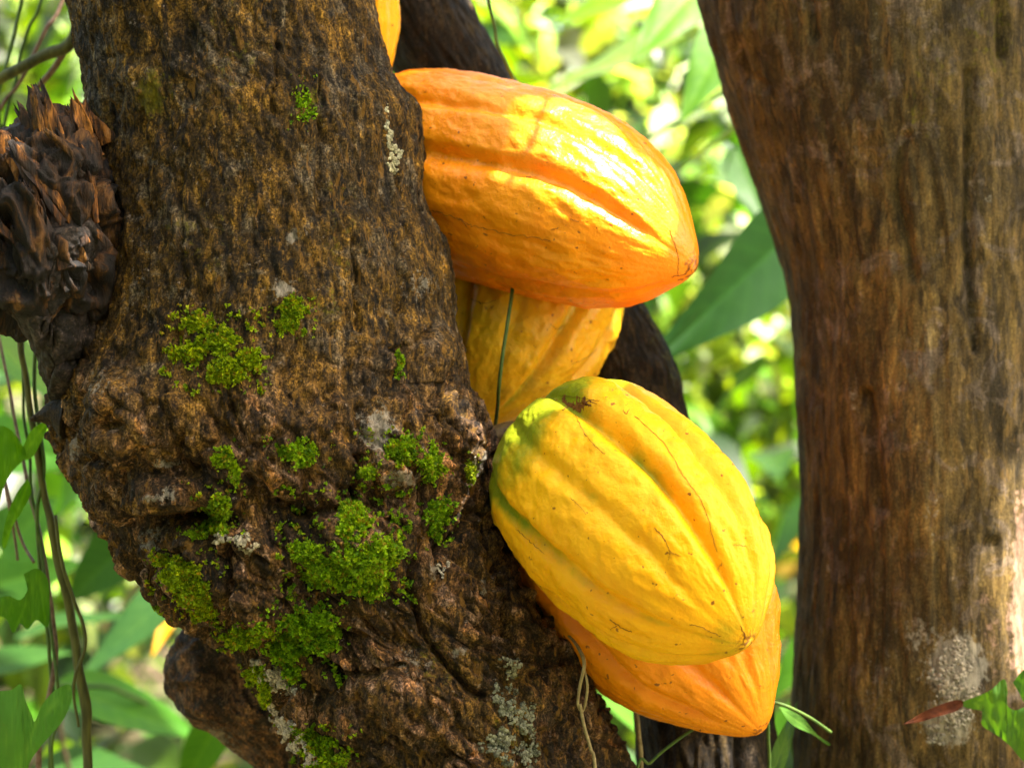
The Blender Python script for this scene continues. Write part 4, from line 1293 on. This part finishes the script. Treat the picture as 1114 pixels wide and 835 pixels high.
# unseen foliage of the grove, added round the camera to keep off low sky light
cl = []
for k in range(260):
    a = rng.uniform(R(80), R(195))
    rr = rng.uniform(2.6, 4.6)
    cl.append((rr * math.cos(a) - .3, -1.0 - rr * math.sin(a), rng.uniform(.1, 3.6), .5, tints[rng.integers(len(tints))]))
for k in range(150):
    x = rng.uniform(-.5, 3.2)
    cl.append((x, -1.4 - rng.uniform(1.6, 3.4), rng.uniform(.1, 3.4), .5, tints[rng.integers(len(tints))]))
scatter('shade_foliage', cl, 15, .30, 'unseen leafy growth added on the near side of the trees to cut sky light', 29)

# ------------------------------------------------------------------ unseen crown added to the right tree, leaves set along sun rays for shade
M = Many()
W_ = Many()
shade_limb_line = spline([at(760, -1380, .48), at(900, -900, .52), at(1050, -1000, .45), at(1300, -1200, .35)], 60)
LIT = [(566, 118), (585, 112), (610, 120), (640, 140), (560, 150), (580, 210), (600, 238), (725, 250), (710, 275), (690, 285), (645, 262), (670, 278), (600, 150), (625, 150), (650, 165), (680, 185), (700, 205), (715, 235), (610, 190), (640, 205), (665, 225), (600, 215), (630, 240), (655, 255), (685, 262), (570, 185), (660, 195), (690, 230), (575, 150), (705, 255)]
LIT += [(x, y) for x in range(566, 730, 14) for y in range(116, 290, 14) if (x - 648) ** 2 / 84 ** 2 + (y - 190 - (x - 648) * .62) ** 2 / 62 ** 2 < 1]
lit = [h for h in (cast(podB, x, y)[0] for x, y in LIT) if h is not None]
lit += [h for h in (cast(trunk2, x, y)[0] for x in range(1094, 1130, 8) for y in range(520, 740, 16)) if h is not None]
lit += [h for h in (cast(trunk, x, y)[0] for x, y in [(515, 496), (516, 512), (506, 566), (512, 560)]) if h is not None]
lit = np.array([list(h) for h in lit])
SV = np.array(SUN)
targets = []
for px in range(-18, 1115, 26):
    for py in range(-30, 840, 26):
        best = None
        for o_ in (trunk, podB, podD, podE, trunk2, podC, podA, stub, rear):
            h, nn = cast(o_, px, py)
            if h is not None and (best is None or h.y < best[0].y):
                best = (h, nn)
        if best is not None and best[1].dot(SUN) > -0.05:
            targets.append(np.array(best[0]))
rng = np.random.default_rng(9)
covered = np.zeros(len(targets), bool)
targets = np.array(targets)
order = np.concatenate([rng.permutation(len(targets)) for _ in range(3)])
for num, i in enumerate(order):
    rnd = num // len(targets)
    if covered[i]:
        continue
    for attempt in range(14):
        tdist = rng.uniform(.95, 1.45)
        c = targets[i] + SV * tdist + rng.normal(0, .012, 3)
        L = rng.uniform(.15, .24) * (1 - attempt * .05) * (1, .55, .32)[rnd]
        wd = L * .42
        nz_ = SV + rng.normal(0, .28, 3)
        nz_ /= np.linalg.norm(nz_)
        ax = np.cross(nz_, rng.normal(0, 1, 3))
        ax /= np.linalg.norm(ax)
        sd = np.cross(nz_, ax)

        def hits(Q):
            tt = ((c - Q) @ nz_) / (SV @ nz_)
            X = Q + tt[:, None] * SV - c
            return ((X @ ax) / (L * .52)) ** 2 + ((X @ sd) / (wd * .52)) ** 2
        if (hits(lit) < 1.12).any():
            continue
        covered |= hits(targets) < .75
        V, F = leaf_arrays(c - ax * L / 2, c + ax * L / 2, wd, nz_, 9, 5, .15, .04, .01)
        M.add(V, F, np.array(G_MID) * rng.uniform(.7, 1.3))
        j = np.argmin(np.linalg.norm(shade_limb_line - c, axis=1))
        e0 = c - ax * L / 2
        # keep twigs out of the sunbeam
        mid = (shade_limb_line[j] + e0) / 2 + np.array([0, 0, .08])
        C = spline([shade_limb_line[j], mid, e0], 60)
        dmin = min(np.linalg.norm((C - q) - ((C - q) @ SV)[:, None] * SV, axis=1).min() for q in lit)
        if dmin > .02:
            Vt, Ft = tube_arrays(C, np.linspace(.0045, .0016, 60), 5)
            W_.add(Vt, Ft)
        break
# one thin twig throws the line of shade across the sunlit patch
q1, q2 = cast(podB, 592, 118)[0], cast(podB, 562, 182)[0]
C = spline([np.array(q1 + SUN * .75 + (q1 - q2) * 3), np.array(q1 + SUN * .62), np.array(q2 + SUN * .6), np.array(q2 + SUN * .55 + (q2 - q1) * 2)], 24)
Vt, Ft = tube_arrays(C, .0026, 6)
W_.add(Vt, Ft)
Vt, Ft = tube_arrays(shade_limb_line, np.linspace(.035, .010, 60), 12)
W_.add(Vt, Ft)
cr = M.build('shade_crown', LEAF, tree2, T2)  # unseen leaves added for shade, with a gap for the sun patch
W_.build('shade_limb', STEM_BROWN, tree2, T2)  # unseen wood added to carry the shading leaves
print('crown leaves', M.n // 45, 'uncovered', int((~covered).sum()), 'of', len(targets))
